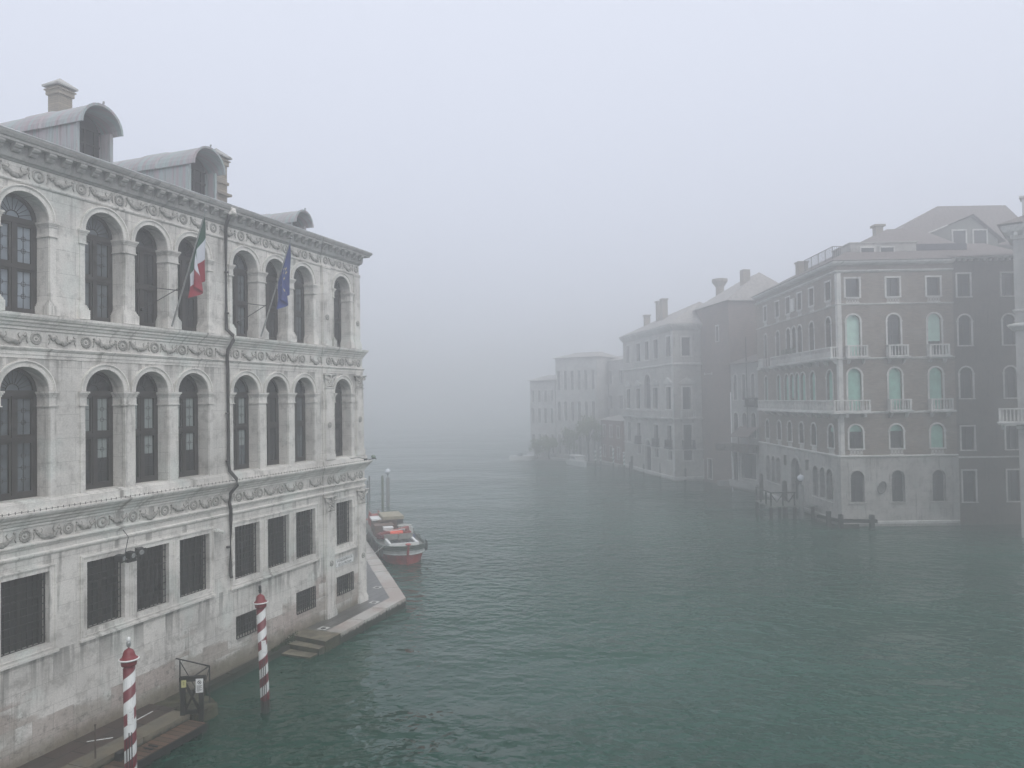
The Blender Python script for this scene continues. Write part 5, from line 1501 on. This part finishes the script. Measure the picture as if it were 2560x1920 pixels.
# corner balcony wrapping both faces
m = MB(); ex = 0.72; xr = 1.9; yb = 16.6
path_ = [(-ex, yb), (-ex, -ex), (xr, -ex)]
m.slab([(0, yb), (-ex - .08, yb), (-ex - .08, -ex - .08), (xr + .05, -ex - .08), (xr + .05, 0), (0, 0)], 8.18, 8.32)
m.sweep([(-ex + .12, yb), (-ex + .12, -ex + .12), (xr, -ex + .12)], [(0, 9.07), (0.13, 9.07), (0.13, 9.16), (0, 9.16), (0, 9.07)]); m.sweep([(-ex + .12, yb), (-ex + .12, -ex + .12), (xr, -ex + .12)], [(0, 8.32), (0.13, 8.32), (0.13, 8.40), (0, 8.40), (0, 8.32)])
y = -ex + 0.06
k = 0
while y < yb:
    if k % 9 == 0: m.box(-ex, -ex + 0.13, y - 0.08, y + 0.08, 8.4, 9.07)
    else: m.lathe([(0.035, 8.40), (0.055, 8.55), (0.03, 8.85), (0.04, 9.07)], c=(-ex + .06, y, 0), n=6)
    y += 0.21; k += 1
x = -ex + 0.26; k = 1
while x < xr:
    if k % 6 == 0 or x > xr - 0.2: m.box(x - 0.07, x + 0.07, -ex, -ex + 0.13, 8.4, 9.07)
    else: m.lathe([(0.035, 8.40), (0.055, 8.55), (0.03, 8.85), (0.04, 9.07)], c=(x, -ex + .06, 0), n=6)
    x += 0.21; k += 1
for y in [0.3 + 1.7 * i for i in range(10)]: m.add([(0, y - .09, 8.18), (0, y + .09, 8.18), (-ex + .1, y + .09, 8.18), (-ex + .1, y - .09, 8.18), (0, y - .09, 7.75), (0, y + .09, 7.75), (-.25, y + .09, 7.85), (-.25, y - .09, 7.85)], [(0, 1, 2, 3), (4, 5, 6, 7), (0, 1, 5, 4), (1, 2, 6, 5), (2, 3, 7, 6), (3, 0, 4, 7)])
for x in (0.3, 1.6): m.box(x - .09, x + .09, -ex + .15, 0, 7.9, 8.18)
m.build("balcony", WST, B1)
# loggia columns, medallion, house sign, flower box
m = MB(MS)
for x in (7.6, 8.85, 10.1): m.lathe([(0.09, 9.2), (0.07, 9.4), (0.065, 10.75), (0.11, 10.9)], c=(-x, -0.02, 0), n=8)
m.build("column", WST, B1)
m = MB(); m.ring_xz((0, 0, 0), 0.36, 0.06, 20, 6); m.add([(0.36 * math.cos(2 * PI * i / 16), 0.02, 0.36 * math.sin(2 * PI * i / 16)) for i in range(16)], [tuple(range(16))])
o = m.build("medallion", simple("bronze_grey", (0.13, 0.125, 0.12), 0.6), B1, loc=(2.84, -0.13, 2.80)); o.scale = (0.72, 1, 1.2); o.rotation_euler = (0, R(22), 0)
m = MB(MS); m.box(-9.15, -8.4, -0.12, -0.02, 16.65, 17.75); m.build("wall_panel", OFFW, B1)
q = random.Random(9); m = MB()
for i in range(260):
    y = q.uniform(7.0, 9.9); l = q.uniform(.05, .12); x0, z0 = -0.6 + q.uniform(-.15, .1), 13.1 + q.uniform(-.1, .32); a = q.uniform(0, PI)
    m.add([(x0, y, z0), (x0 + l * math.cos(a), y + l, z0 + l * .3), (x0, y + l * .5, z0 + l)], [(0, 1, 2)])
o = m.build("balcony_plants", LEAFD, None, loc=(23.77, 53.72, 0)); o.rotation_euler = (0, 0, R(-1)); tag(o, "dark trailing plants on the third-floor side balcony of the brick palace", "plants")
# roof, attic, chimneys, roof-terrace railing
m = MB(); e = 0.5
m.add([(-e, -e, 19.26), (11.0, -e, 19.26), (11.0, 19.2, 19.26), (-e, 19.2, 19.26), (7.8, 8.3, 23.4), (10.4, 8.3, 23.4), (7.8, 11.5, 23.4)], [(0, 1, 5, 4), (1, 2, 5), (2, 6, 4, 5), (3, 0, 4, 6), (2, 3, 6)])
m.build("roof", TILE, B1)
m = MB(); m.box(1.7, 6.6, 1.5, 4.6, 19.3, 20.85); m.box(1.6, 6.7, 1.42, 4.7, 20.85, 20.93); at = m.build("attic", CREAM, B1)
for a in (2.5, 3.95): fw(at, Matrix.Translation((0, 1.5, 0)), a, a + 0.95, 19.75, 20.5, False, DARKG, t=0.1, out=0.06, depth=-0.015, mull=False)
m = MB(); m.box(6.65, 10.4, 1.6, 3.4, 19.4, 20.75); m.build("terrace_screen", PURPLE, B1)
m = MB(); m.box(6.45, 7.05, 7.4, 8.0, 21.6, 23.45); m.box(6.3, 7.2, 7.25, 8.15, 23.45, 23.62); m.build("chimney", CHIMB, B1)
m = MB(); m.box(0.7, 1.5, 9.2, 10.0, 19.5, 20.9); m.box(0.62, 1.58, 9.12, 10.08, 20.9, 21.0); m.build("chimney", CHIMB, B1)
m = MB()
for (p0, p1) in (((1.1, 3.2), (1.1, 9.0)), ((1.1, 3.2), (3.4, 3.2))):
    p0 = Vector((*p0, 0)); p1 = Vector((*p1, 0)); n = int((p1 - p0).length / 0.14)
    m.tube(p0 + Vector((0, 0, 21.0)), p1 + Vector((0, 0, 21.0)), 0.03, 5)
    for i in range(n + 1):
        c = p0 + (p1 - p0) * i / n; r = 0.03 if i % 10 == 0 else 0.012
        m.tube(c + Vector((0, 0, 20.0)), c + Vector((0, 0, 21.0)), r, 4, caps=False)
m.build("terrace_railing", IRON, B1)

# ================================================================== DARK PLASTER HOUSE (right of it)
B2 = empty("house", (23.77, 53.72, 0), R(-1))
tag(B2, "dark plain plastered house with white framed windows right of the brick palace", "house")
WX = [(8.74, 9.66), (11.93, 12.82)]
ops = []
for a, b in WX: ops += [(a, b, 16.55, 18.2, False), (a, b, 13.0, 15.2, True), (a, b, 9.15, 11.4, True), (a, b, 5.42, 7.1, False), (a, b, 1.67, 3.9, False)]
m = MB(); holed(m, 8.41, 13.6, -1.2, 19.3, ops, 0.25, 0.12); m.quad((13.6, 0.12, -1.2), (13.6, 12, -1.2), (13.6, 12, 19.3), (13.6, 0.12, 19.3)); m.quad((8.41, 12, 5), (13.6, 12, 5), (13.6, 12, 19.3), (8.41, 12, 19.3)); m.quad((8.41, 0.12, 18), (8.41, 12, 18), (8.41, 12, 19.3), (8.41, 0.12, 19.3))
m.build("wall", DARKP, B2)
MT = Matrix.Translation((0, 0.12, 0))
for a, b in WX:
    for (z0, z1, ar) in ((16.55, 18.2, False), (13.0, 15.2, True), (9.15, 11.4, True), (5.42, 7.1, False), (1.67, 3.9, False)):
        fw(B2, MT, a, b, z0, z1, ar, DARKG, t=0.11, sill=0.02, depth=0.24)
m = MB(); m.box(8.42, 13.6, 0.02, 0.12, 4.83, 4.95); m.build("string_course", WST, B2)
m = MB(); m.box(8.42, 13.62, -0.3, 0.12, 19.3, 19.42); m.build("cornice", WST, B2)
m = MB()
for i in range(11): m.box(8.75 + 0.45 * i, 8.9 + 0.45 * i, -0.12, 0.12, 19.12, 19.28)
m.build("dentils", WST, B2)
m = MB(); m.add([(8.0, -0.45, 19.42), (13.8, -0.45, 19.42), (13.8, 5, 21.4), (8.0, 5, 21.4), (13.8, 12, 19.42), (8, 12, 19.42)], [(0, 1, 2, 3), (3, 2, 4, 5)]); m.build("roof", TILE, B2)

# ================================================================== GABLED HOUSE BEHIND
B4 = empty("gabled_house", (33.7, 62.0, 0), 0)
tag(B4, "gabled house rising behind the dark plastered house, two square attic windows", "house")
m = MB(); holed(m, 0, 7.4, 10, 22.4, [], 0.2); m.add([(0, 0, 22.4), (7.4, 0, 22.4), (5.2, 0, 24.4)], [(0, 1, 2)])
m.box(-0.3, 15, 6.0, 16, 8, 23.2); m.quad((0, 0, 10), (0, 6, 10), (0, 6, 22.4), (0, 0, 22.4)); m.quad((7.4, 0, 10), (7.4, 6, 10), (7.4, 6, 22.4), (7.4, 0, 22.4))
m.build("wall", GREYP, B4)
m = MB()
m.add([(-0.4, -0.3, 22.25), (5.2, -0.3, 24.55), (7.9, -0.3, 22.2), (-0.4, 7, 22.25), (5.2, 7, 24.55), (7.9, 7, 22.2)], [(0, 1, 4, 3), (1, 2, 5, 4)])
m.add([(-0.6, 5.6, 23.1), (15.5, 5.6, 23.1), (15.5, 16.4, 23.1), (-0.6, 16.4, 23.1), (7.6, 9.0, 27.6), (14.2, 9.0, 27.6)], [(0, 1, 5, 4), (1, 2, 5), (2, 3, 4, 5), (3, 0, 4)])
m.build("roof", TILE, B4)
m = MB(); m.tube((-0.45, -0.34, 22.2), (3.0, -0.34, 23.62), 0.05, 5); m.build("verge", WST, B4)
for a in (3.6, 5.35): fw(B4, None, a, a + 1.05, 21.95, 23.2, False, DARKG, t=0.12, depth=-0.03, out=0.07, mull=False)

# ================================================================== WHITE PALACE AT THE RIGHT EDGE
B3 = empty("palazzo", (33.25, 48.7, 0), R(-38.5))
tag(B3, "pale stone palace cut by the right edge of the picture, with a balustraded balcony", "palace")
ops = [(1.6, 2.7, 15.0, 18.2, False), (1.6, 2.7, 9.0, 12.4, True), (1.8, 2.6, 2.0, 5.5, False)]
m = MB(); holed(m, 0, 12, -1.2, 20.4, ops, 0.3); t_ = MB(MS); holed(t_, -5, 0, -1.2, 20.4, [], 0.3); m.add(t_.v, t_.f); m.build("wall", PALE, B3)
for o_ in ops: fw(B3, None, *o_, DARKG, t=0.16, sill=0.1)
for prof, nm in (([(0, 19.6), (0.1, 19.62), (0.15, 19.9), (0.5, 20.1), (0.62, 20.35), (0.62, 20.5), (0, 20.6)], "cornice"), ([(0, 13.6), (0.1, 13.62), (0.42, 13.85), (0.45, 13.95), (0, 14.1)], "string_course"), ([(0, 17.0 - 2.2), (0.1, 14.85), (0.14, 14.95), (0, 15)], "string_course"), ([(0, 7.1), (0.1, 7.12), (0.14, 7.3), (0, 7.4)], "string_course")):
    MB().sweep([(0, 5), (0, 0), (12, 0)], prof).build(nm, WST, B3)
m = MB()
for i in range(24): m.box(0.1 + i * .5, 0.3 + i * .5, -0.42, 0, 19.8, 20.05)
m.build("dentils", WST, B3)
balcony(B3, None, -1.0, 5.0, 7.55, 8.5, 0.75)
m = MB(); m.add([(-0.8, -0.8, 20.6), (12, -0.8, 20.6), (12, 5, 20.6), (-0.8, 5.4, 20.6), (3.4, 2.6, 22.4), (12, 2.6, 22.4)], [(0, 1, 5, 4), (2, 3, 4, 5), (3, 0, 4)]); m.build("roof", TILE, B3)
m = MB(); m.box(0.5, 1.5, 1.0, 2.0, 20.6, 22.5); m.box(0.35, 1.65, 0.85, 2.15, 22.5, 22.62); m.lathe([(0.45, 22.6), (0.3, 23.0), (0.36, 23.3), (0.15, 23.7), (0.1, 23.9), (0.2, 24.05), (0.1, 24.3), (0.02, 24.4)], c=(1.0, 1.5, 0), n=10); m.build("pinnacle", WST, B3)

# ================================================================== LOW WHITE HOUSE WITH A TERRACE, RUST WALL HOUSE, CLASSICAL PALACE
def rooted(name, far, near, lab, cat):
    d = Vector(near) - Vector(far); r = empty(name, (far[0], far[1], 0), math.atan2(d.y, d.x)); tag(r, lab, cat); return r, d.length
B5, l5 = rooted("terrace_house", (22.85, 77.25), (24.1, 72.45), "white stuccoed house with arched windows and a tiled canopy over the canal terrace", "house")
ops = [(0.5, 1.3, 5.4, 7.9, True), (2.1, 2.9, 5.4, 7.9, True), (3.7, 4.5, 5.4, 7.9, True), (0.6, 1.2, 9.2, 11.8, True), (2.2, 2.8, 9.2, 11.8, True), (3.8, 4.4, 9.2, 11.8, True), (0.3, 1.1, 0.8, 3.8, False), (1.7, 4.4, 1.3, 3.8, False)]
m = MB(); holed(m, 0, l5, -1, 12.9, ops, 0.3); m.quad((0, 0, 5), (0, 8, 5), (0, 8, 12.9), (0, 0, 12.9)); m.build("wall", PALE, B5)
for k_, o_ in enumerate(ops): fw(B5, None, *o_, DARKIN, t=0.1, mull=k_ == 7)
m = MB(); m.add([(-0.3, -0.5, 12.9), (l5 + .3, -0.5, 12.9), (l5 + .3, 8, 15.6), (-0.3, 8, 15.6)], [(0, 1, 2, 3)]); m.build("roof", TILE, B5)
m = MB(); m.add([(1.6, -1.3, 5.55), (l5, -1.3, 5.55), (l5, 0, 6.5), (1.6, 0, 6.5), (1.6, -1.3, 5.48), (l5, -1.3, 5.48)], [(0, 1, 2, 3), (0, 1, 5, 4)])
for x in (1.7, 3.2, l5 - .1): m.tube((x, -1.2, 4.6), (x, -1.2, 5.5), 0.06, 6)
m.build("canopy", TILE, B5)
m = MB(); rough_block(m, [(-0.6, -1.5), (l5, -1.5), (l5, 0), (-0.6, 0)], 4.0, 4.7, 0.12, random.Random(2)); m.build("thatched_awning", THATCH, B5)
m = MB(); m.box(-0.6, 0.1, -1.45, -0.05, 0.3, 0.8); m.box(0.0, l5, -0.5, 0.0, 0.3, 0.95); m.build("terrace_wall", PALE, B5)
balcony(B5, None, 3.2, l5, 8.6, 9.4, 0.4, mat=IRON, br=False)
m = MB(); m.tube((3.3, -0.2, 5), (3.3, -0.2, 15.5), 0.05, 6); m.build("drainpipe", IRON, B5)
B5b, l5b = rooted("tall_house", (21.46, 86.4), (22.80, 77.35), "tall rust coloured windowless house between the terrace house and the classical palace", "house")
m = MB(); holed(m, 0, l5b, -1, 19.6, [(1.0, 1.9, 0.4, 2.4, False), (3.0, 4.2, 0.4, 2.6, False), (6.0, 6.6, 15.6, 17.2, False)], 0.3); m.quad((l5b, 0, 10), (l5b, 10, 10), (l5b, 10, 19.6), (l5b, 0, 19.6)); m.build("wall", RUSTB, B5b)
fw(B5b, None, 1.0, 1.9, 0.4, 2.4, False, DARKIN, t=0.1); fw(B5b, None, 3.0, 4.2, 0.4, 2.6, False, DARKIN, t=0.1); fw(B5b, None, 6.0, 6.6, 15.6, 17.2, False, DARKG, t=0.15)
m = MB(); m.box(2.6, 2.75, -0.05, 0.02, 12.0, 12.3); m.box(4.6, 4.75, -0.05, 0.02, 12.0, 12.3); m.box(2.75, 4.6, -0.03, 0.02, 12.08, 12.16); m.build("wall_anchor", WST, B5b)
m = MB(); m.add([(-0.4, -0.4, 19.6), (l5b + .4, -0.4, 19.6), (l5b + .4, 9, 19.6), (-0.4, 9, 19.6), (2.5, 4.3, 22.6), (l5b - 1.5, 4.3, 22.9)], [(0, 1, 5, 4), (1, 2, 5), (2, 3, 4, 5), (3, 0, 4)]); m.build("roof", TILEP, B5b)
m = MB(); m.lathe([(0.5, 20.6), (0.5, 22.4), (0.95, 23.0), (0.95, 23.3), (0.7, 23.35)], c=(0.5, 3.0, 0), n=8); m.build("chimney", CHIMB, B5b)
m = MB(); m.box(7.4, 8.2, 2.2, 3.0, 20.2, 23.1); m.build("chimney", CHIMB, B5b)

PALE2 = stone("weathered_white_stucco", (0.50, 0.485, 0.45), (0.2, 0.2, 0.19), joints=True, streak=0.4)
B6, l6 = rooted("palazzo", (15.39, 101.93), (18.38, 84.1), "classical palace with pedimented windows and a long balcony, half lost in fog", "palace")
def sx6(a, b): return (l6 - b, l6 - a)
ops6 = []
for a, b in ((.64, 1.96), (4.65, 6.1), (7.86, 9.17), (11.04, 12.45), (15.43, 16.54)): ops6.append((*sx6(a, b), 14.3, 16.6, False))
for a, b in ((.76, 2.27), (4.98, 6.65), (11.39, 12.8), (15.3, 16.6)): ops6 += [(*sx6(a, b), 8.2, 10.75, False), (*sx6(a + .05, b - .1), 3.8, 6.3, False)]
ops6 += [(*sx6(7.4, 9.7), 8.2, 12.5, True), (*sx6(7.7, 9.9), 0.2, 4.3, True), (*sx6(.7, 2.0), 2.35, 3.4, False), (*sx6(5.1, 6.4), 2.35, 3.4, False), (*sx6(11.4, 12.5), 2.35, 3.4, False)]
m = MB(); holed(m, 0, l6, -1, 17.6, ops6, 0.3)
M6 = Matrix.Translation((l6, 0, 0)) @ Matrix.Rotation(R(90), 4, 'Z')
ops6f = [(1.05, 2.1, 14.3, 16.4, False), (1.05, 2.05, 8.2, 10.7, False), (1.08, 2.08, 3.8, 6.4, False), (1.05, 2.05, 2.34, 3.55, False)]
t_ = MB(M6); holed(t_, 0, 3.4, -1, 17.6, ops6f, 0.3); m.add(t_.v, t_.f)
m.build("wall", PALE2, B6)
for o_ in ops6: fw(B6, None, *o_, DARKG, t=0.18, sill=0.05)
for o_ in ops6f: fw(B6, M6, *o_, DARKG, t=0.16, sill=0.05)
for M_, lst in ((None, [o_ for o_ in ops6 if o_[2] == 8.2 and not o_[4]]), (M6, [ops6f[1]])):
    for a, b, z0, z1, _ in lst:
        m = MB(M_); m.prism([(a - .5, z1 + .55), (b + .5, z1 + .55), ((a + b) / 2, z1 + 1.1)], -0.25, 0.02); m.box(a - .45, b + .45, -0.2, 0.02, z1 + .38, z1 + .54); m.build("pediment", WST, B6)
for prof, nm in (([(0, 17.2), (0.1, 17.25), (0.5, 17.7), (0.55, 17.9), (0, 18.0)], "cornice"), ([(0, 13.2), (0.15, 13.25), (0.2, 13.4), (0, 13.5)], "string_course"), ([(0, 7.0), (0.15, 7.02), (0.2, 7.15), (0, 7.2)], "string_course"), ([(0, 3.5), (0.1, 3.52), (0.1, 3.62), (0, 3.65)], "string_course"), ([(0, 0.2), (0.25, 0.22), (0.25, 0.5), (0, 0.55)], "plinth")):
    MB().sweep([(0, 0), (l6, 0), (l6, 3.4)], prof).build(nm, WST, B6)
balcony(B6, None, 0.5, l6 - 0.2, 7.2, 8.05, 0.6, step=0.3); balcony(B6, M6, 0.7, 2.4, 7.2, 8.05, 0.5, step=0.25)
for a, b in (sx6(.6, 2.2), sx6(4.8, 6.4), sx6(11.2, 12.7)): balcony(B6, None, a, b, 3.75, 4.65, 0.4, mat=IRON, br=False)
balcony(B6, M6, 0.85, 2.3, 3.75, 4.65, 0.4, mat=IRON, br=False)
m = MB(); 
for z0, z1 in ((0.55, 3.5), (3.65, 7.0), (7.2, 13.2), (13.5, 17.2)): m.box(l6 - 0.45, l6 + 0.04, -0.06, 0.0, z0, z1)
m.build("corner_pilaster", WST, B6)
m = MB(); m.add([(-0.5, -0.5, 17.95), (l6 + .5, -0.5, 17.95), (l6 + .5, 10, 17.95), (-0.5, 10, 17.95), (4, 4.6, 20.4), (l6 - 3, 4.6, 20.9)], [(0, 1, 5, 4), (1, 2, 5), (2, 3, 4, 5), (3, 0, 4)]); m.build("roof", TILEP, B6)
for x, z in ((4.0, 20.4), (8.6, 21.6), (10.2, 21.7)):
    m = MB(); m.box(x, x + 0.7, 1.6, 2.3, 18.4, z); m.box(x - .1, x + .8, 1.5, 2.4, z, z + .15); m.build("chimney", CHIMB, B6)

# ================================================================== FAR BANK IN THE FOG
def far_house(far, near, h, lab, wall, rows, cols, w_=0.9, roof=1.0, depth=8):
    r, l = rooted("house", far, near, lab, "house")
    r["group"] = "fog-veiled houses along the bend of the canal"
    ops = []
    for (z0, z1, ar) in rows:
        for i in range(cols):
            x = l * (i + .5) / cols; ops.append((x - w_ / 2, x + w_ / 2, z0, z1, ar))
    m = MB(); holed(m, 0, l, -1, h, ops, 0.3)
    for x in (0, l): m.quad((x, 0, -1), (x, depth, -1), (x, depth, h), (x, 0, h))
    m.build("wall", wall, r)
    for o_ in ops: fw(r, None, *o_, FOGPANE, t=0.14, mull=False)
    m = MB(); m.add([(-.4, -.4, h), (l + .4, -.4, h), (l + .4, depth, h), (-.4, depth, h), (l * .2, depth / 2, h + roof), (l * .8, depth / 2, h + roof)], [(0, 1, 5, 4), (1, 2, 5), (2, 3, 4, 5), (3, 0, 4)]); m.build("roof", TILEP, r)
    return r
far_house((13.3, 111.5), (15.2, 103.0), 6.4, "low red stuccoed house beside the classical palace with striped poles before it", REDP, [(1.0, 2.6, False), (4.0, 5.6, False)], 3)
far_house((12.2, 121.0), (18.5, 109.0), 15.4, "grey-green house rising behind the low red house", STUC, [(4.6, 6.4, False), (8.0, 10.0, False), (11.8, 13.8, False)], 5)
far_house((6.9, 117.0), (12.9, 112.6), 16.0, "tall pale house with close rows of narrow windows, faintly seen at the bend", STUC, [(1.0, 4.0, False), (6.2, 9.2, True), (11.0, 14.0, False)], 6, 0.55)
far_house((2.9, 120.0), (6.8, 117.1), 12.6, "narrower pale house left of the tall one, leftmost on the far bank", STUC, [(1.0, 4.0, False), (5.8, 8.2, True), (9.2, 11.0, False)], 4, 0.5)

def tree(x, y, h, rc, lab, mat=LEAFY, n=900, seed=1):
    r = empty("tree", (x, y, 0)); tag(r, lab, "tree", "small trees on the far bank")
    q = random.Random(seed); m = MB(); m.tube((0, 0, 0.2), (0, 0, h * .55), 0.12, 6, 0.07)
    for i in range(5):
        a = 2 * PI * i / 5; m.tube((0, 0, h * .4), (math.cos(a) * rc * .6, math.sin(a) * rc * .6, h * .75), 0.06, 5, 0.02)
    m.build("trunk", PILE, r)
    c = MB(); bl = [(q.uniform(-.6, .6) * rc, q.uniform(-.6, .6) * rc, h * q.uniform(.45, .9), rc * q.uniform(.35, .6)) for _ in range(9)]
    for i in range(n):
        bx_, by_, bz_, br_ = q.choice(bl); d = Vector((q.gauss(0, 1), q.gauss(0, 1), q.gauss(0, .8))).normalized() * br_ * q.random() ** .4
        p = Vector((bx_, by_, bz_)) + d; l = q.uniform(.1, .22); a = Vector((q.uniform(-1, 1), q.uniform(-1, 1), q.uniform(-1, 1))).normalized() * l; b = a.orthogonal().normalized() * l * .6
        c.add([tuple(p - a), tuple(p + b), tuple(p + a), tuple(p - b)], [(0, 1, 2, 3)])
    c.build("crown", mat, r)
tree(11.3, 110.6, 7.8, 2.3, "larger yellow-green tree beside the low red house", seed=2, n=1500)
tree(8.6, 113.0, 5.2, 1.8, "rounder yellow-green tree left of the larger one", seed=3)
tree(5.6, 115.4, 3.8, 1.5, "low yellow-green tree before the narrower pale house", seed=4)
tree(3.8, 116.9, 3.2, 1.2, "smallest and leftmost yellow-green tree on the far bank", seed=5, n=600)
m = MB(); m.slab([(2.2, 120.5), (2.6, 118.2), (6.6, 115.3), (12.0, 110.2), (14.6, 103), (16.2, 103), (14, 113), (3, 122)], -1, 0.35); struct(m.build("far_quay", CREAM))

# piles, striped poles and boats along the right bank
for (x, y, h, r, lab) in ((22.0, 60.2, 2.65, 0.2, "stout dark pile at the inner end of the railed pier"), (21.84, 65.4, 2.7, 0.17, "dark pile standing off the terrace house"), (19.55, 88.8 - 4.5, 1.5, 0.14, "short dark pile at the corner of the classical palace"),
                          (17.65, 88.8, 1.75, 0.15, "dark pile second from the corner of the classical palace"), (15.5, 96.8, 2.0, 0.16, "taller of two dark piles before the classical palace door"), (15.15, 96.2, 1.3, 0.14, "shorter of two dark piles before the classical palace door"), (16.6, 94.3, 1.2, 0.12, "short dark pile right of the paired ones")):
    pile(x, y, h, r, PILE, lab, "dark mooring piles along the right bank")
def far_pole(x, y, h, lab):
    m = MB(); m.lathe([(0.14, -1), (0.13, 0), (0.12, h)], n=12); e_ = empty("striped_mooring_pole", (x, y, 0)); tag(e_, lab, "mooring pole", "striped mooring poles before the low red house")
    m.build("shaft", STRIPEG, e_, smooth=True); c = MB(); c.lathe([(0.13, h), (0.18, h + .05), (0.1, h + .2), (0.02, h + .25)], n=10); c.build("cap", WHITE, e_)
def stripes_g():
    m = STRIPE.copy(); m.name = "green_white_stripes"
    for n in m.node_tree.nodes:
        if n.bl_idname == "ShaderNodeMix" and tuple(round(v, 3) for v in n.inputs[6].default_value[:3]) == (0.14, 0.012, 0.022): n.inputs[6].default_value = (0.05, 0.14, 0.10, 1)
    return m
STRIPEG = stripes_g()
for i, (x, y, h) in enumerate(((15.0, 100.2, 2.1), (14.1, 104.3, 2.3), (12.7, 107.5, 2.4), (12.0, 108.2, 1.8))):
    far_pole(x, y, h, ["striped pole nearest the classical palace in the fog", "second striped pole from the classical palace in the fog", "third striped pole from the classical palace in the fog", "shortest striped pole, farthest from the classical palace"][i])
lamp_post(22.24, 57.4, 2.63, 0.2, "globe lamp post by the railed pier of the brick palace")

pier_ = empty("wooden_pier", (19.8, 57.3, 0)); tag(pier_, "small dark wooden pier with braced railing at the brick palace doorway", "pier")
m = MB(); m.box(0, 3.7, 0, 3.6, 0.92, 1.02); m.build("deck", DECK, pier_)
for x, y in ((0.08, 0.08), (1.9, 0.08), (3.3, 0.08), (0.08, 3.4), (1.9, 3.4)):
    m = MB(); m.box(x - .1, x + .1, y - .1, y + .1, -1.2, 0.91); m.build("pile", WOODD, pier_)
m = MB()
for x in (0.08, 1.0, 1.9): m.box(x - .05, x + .05, 0.03, 0.13, 1.02, 2.0)
m.box(0, 2.0, 0.02, 0.14, 2.0, 2.08)
for a, b in ((0.08, 0.54), (1.0, 0.54), (1.0, 1.45), (1.9, 1.45)): m.tube((a, 0.08, 1.95), (b, 0.08, 1.3) if a in (0.08, 1.9) else (b, 0.08, 1.3), 0.04, 5)
m.box(0.02, 0.14, 0.1, 3.5, 2.0, 2.08)
for y in (1.2, 2.4, 3.4): m.box(0.03, 0.13, y - .05, y + .05, 1.02, 2.0)
m.build("railing", WOODD, pier_)
gd = empty("fender_beams", (23.77, 53.72, 0), R(-1)); tag(gd, "dark timber fender posts and beams guarding the corner of the brick palace", "fender")
for x, y, h in ((-1.05, -0.1, 1.15), (-0.45, -0.75, 1.0), (1.75, -0.75, 0.95)):
    m = MB(); m.box(x - .14, x + .14, y - .14, y + .14, -1.2, h); m.build("post", WOODD, gd)
beam((-0.6, -0.75, 0.55), (2.1, -0.75, 0.5), 0.24, "beam", WOODD, gd); beam((-1.3, 1.2, 0.6), (-0.5, -0.9, 0.55), 0.22, "beam", WOODD, gd)
m = MB(); m.slab([(-1.0, 2.6), (-1.0, 0.2), (-0.3, -0.65), (0.9, -0.65), (1.1, -0.2), (-0.05, -0.2), (-0.2, 2.6)], -1.0, 0.22)
o = m.build("corner_footing", KERB, None, loc=(23.77, 53.72, 0)); struct(o)

def motorboat(x, y, rz, l, lab, hullm, cab):
    r = empty("motorboat", (x, y, 0), rz); tag(r, lab, "motorboat", "motorboats moored at the far bank")
    m = MB(); N = 10
    for s in (-1, 1):
        for i in range(N):
            a, b = i / N, (i + 1) / N
            W_ = lambda t: 0.9 * math.sin(min(1, t * 1.6) * PI / 2) ** .7
            m.quad((a * l, s * W_(a) * .7, -0.3), (b * l, s * W_(b) * .7, -0.3), (b * l, s * W_(b), .75 - .15 * b), (a * l, s * W_(a), .75 - .15 * a))
            m.quad((a * l, 0, .72 - .15 * a), (b * l, 0, .72 - .15 * b), (b * l, s * W_(b), .75 - .15 * b), (a * l, s * W_(a), .75 - .15 * a))
    m.quad((l, -.6, -.3), (l, .6, -.3), (l, .9, .6), (l, -.9, .6)); m.build("hull", hullm, r)
    if cab:
        m = MB(); m.prism([(l * .35, .65), (l * .8, .6), (l * .78, 1.35), (l * .42, 1.35)], -.65, .65); c = m.build("cabin", WHITE, r)
        m = MB(); m.box(l * .33, l * .82, -.72, .72, 1.36, 1.44); m.build("roof", WHITE, c); m = MB(); m.box(l * .45, l * .74, -.67, .67, .95, 1.25); m.build("window", DARKG, c)
    else:
        m = MB(); m.prism([(l * .3, .65), (l * .45, .62), (l * .45, 1.1)], -.6, .6); m.build("windscreen", DARKG, r)
motorboat(10.2, 103.4, R(105), 6.5, "motorboat with a flat white cabin roof near the striped poles", HULLW, True)
motorboat(-0.6, 117.0, R(20), 4.5, "open white motorboat at the far left of the misty bank", WHITE, False)
motorboat(1.9, 116.0, R(60), 4.8, "white cabin motorboat right of the open one in the fog", WHITE, True)

#HAZE
def haze():
    m = bpy.data.materials.new("haze_air"); m.use_nodes = True
    nt = m.node_tree; nt.nodes.clear()
    o = nt.nodes.new("ShaderNodeOutputMaterial"); v = nt.nodes.new("ShaderNodeVolumePrincipled")
    v.inputs["Color"].default_value = (0.97, 0.968, 0.972, 1)
    v.inputs["Density"].default_value = 0.0106
    v.inputs["Anisotropy"].default_value = 0.62
    nt.links.new(v.outputs[0], o.inputs["Volume"])
    b = MB(); b.box(-380, 380, -100, 620, -1.0, 30.0)
    h = b.build("haze", m); h["kind"] = "stuff"
haze()
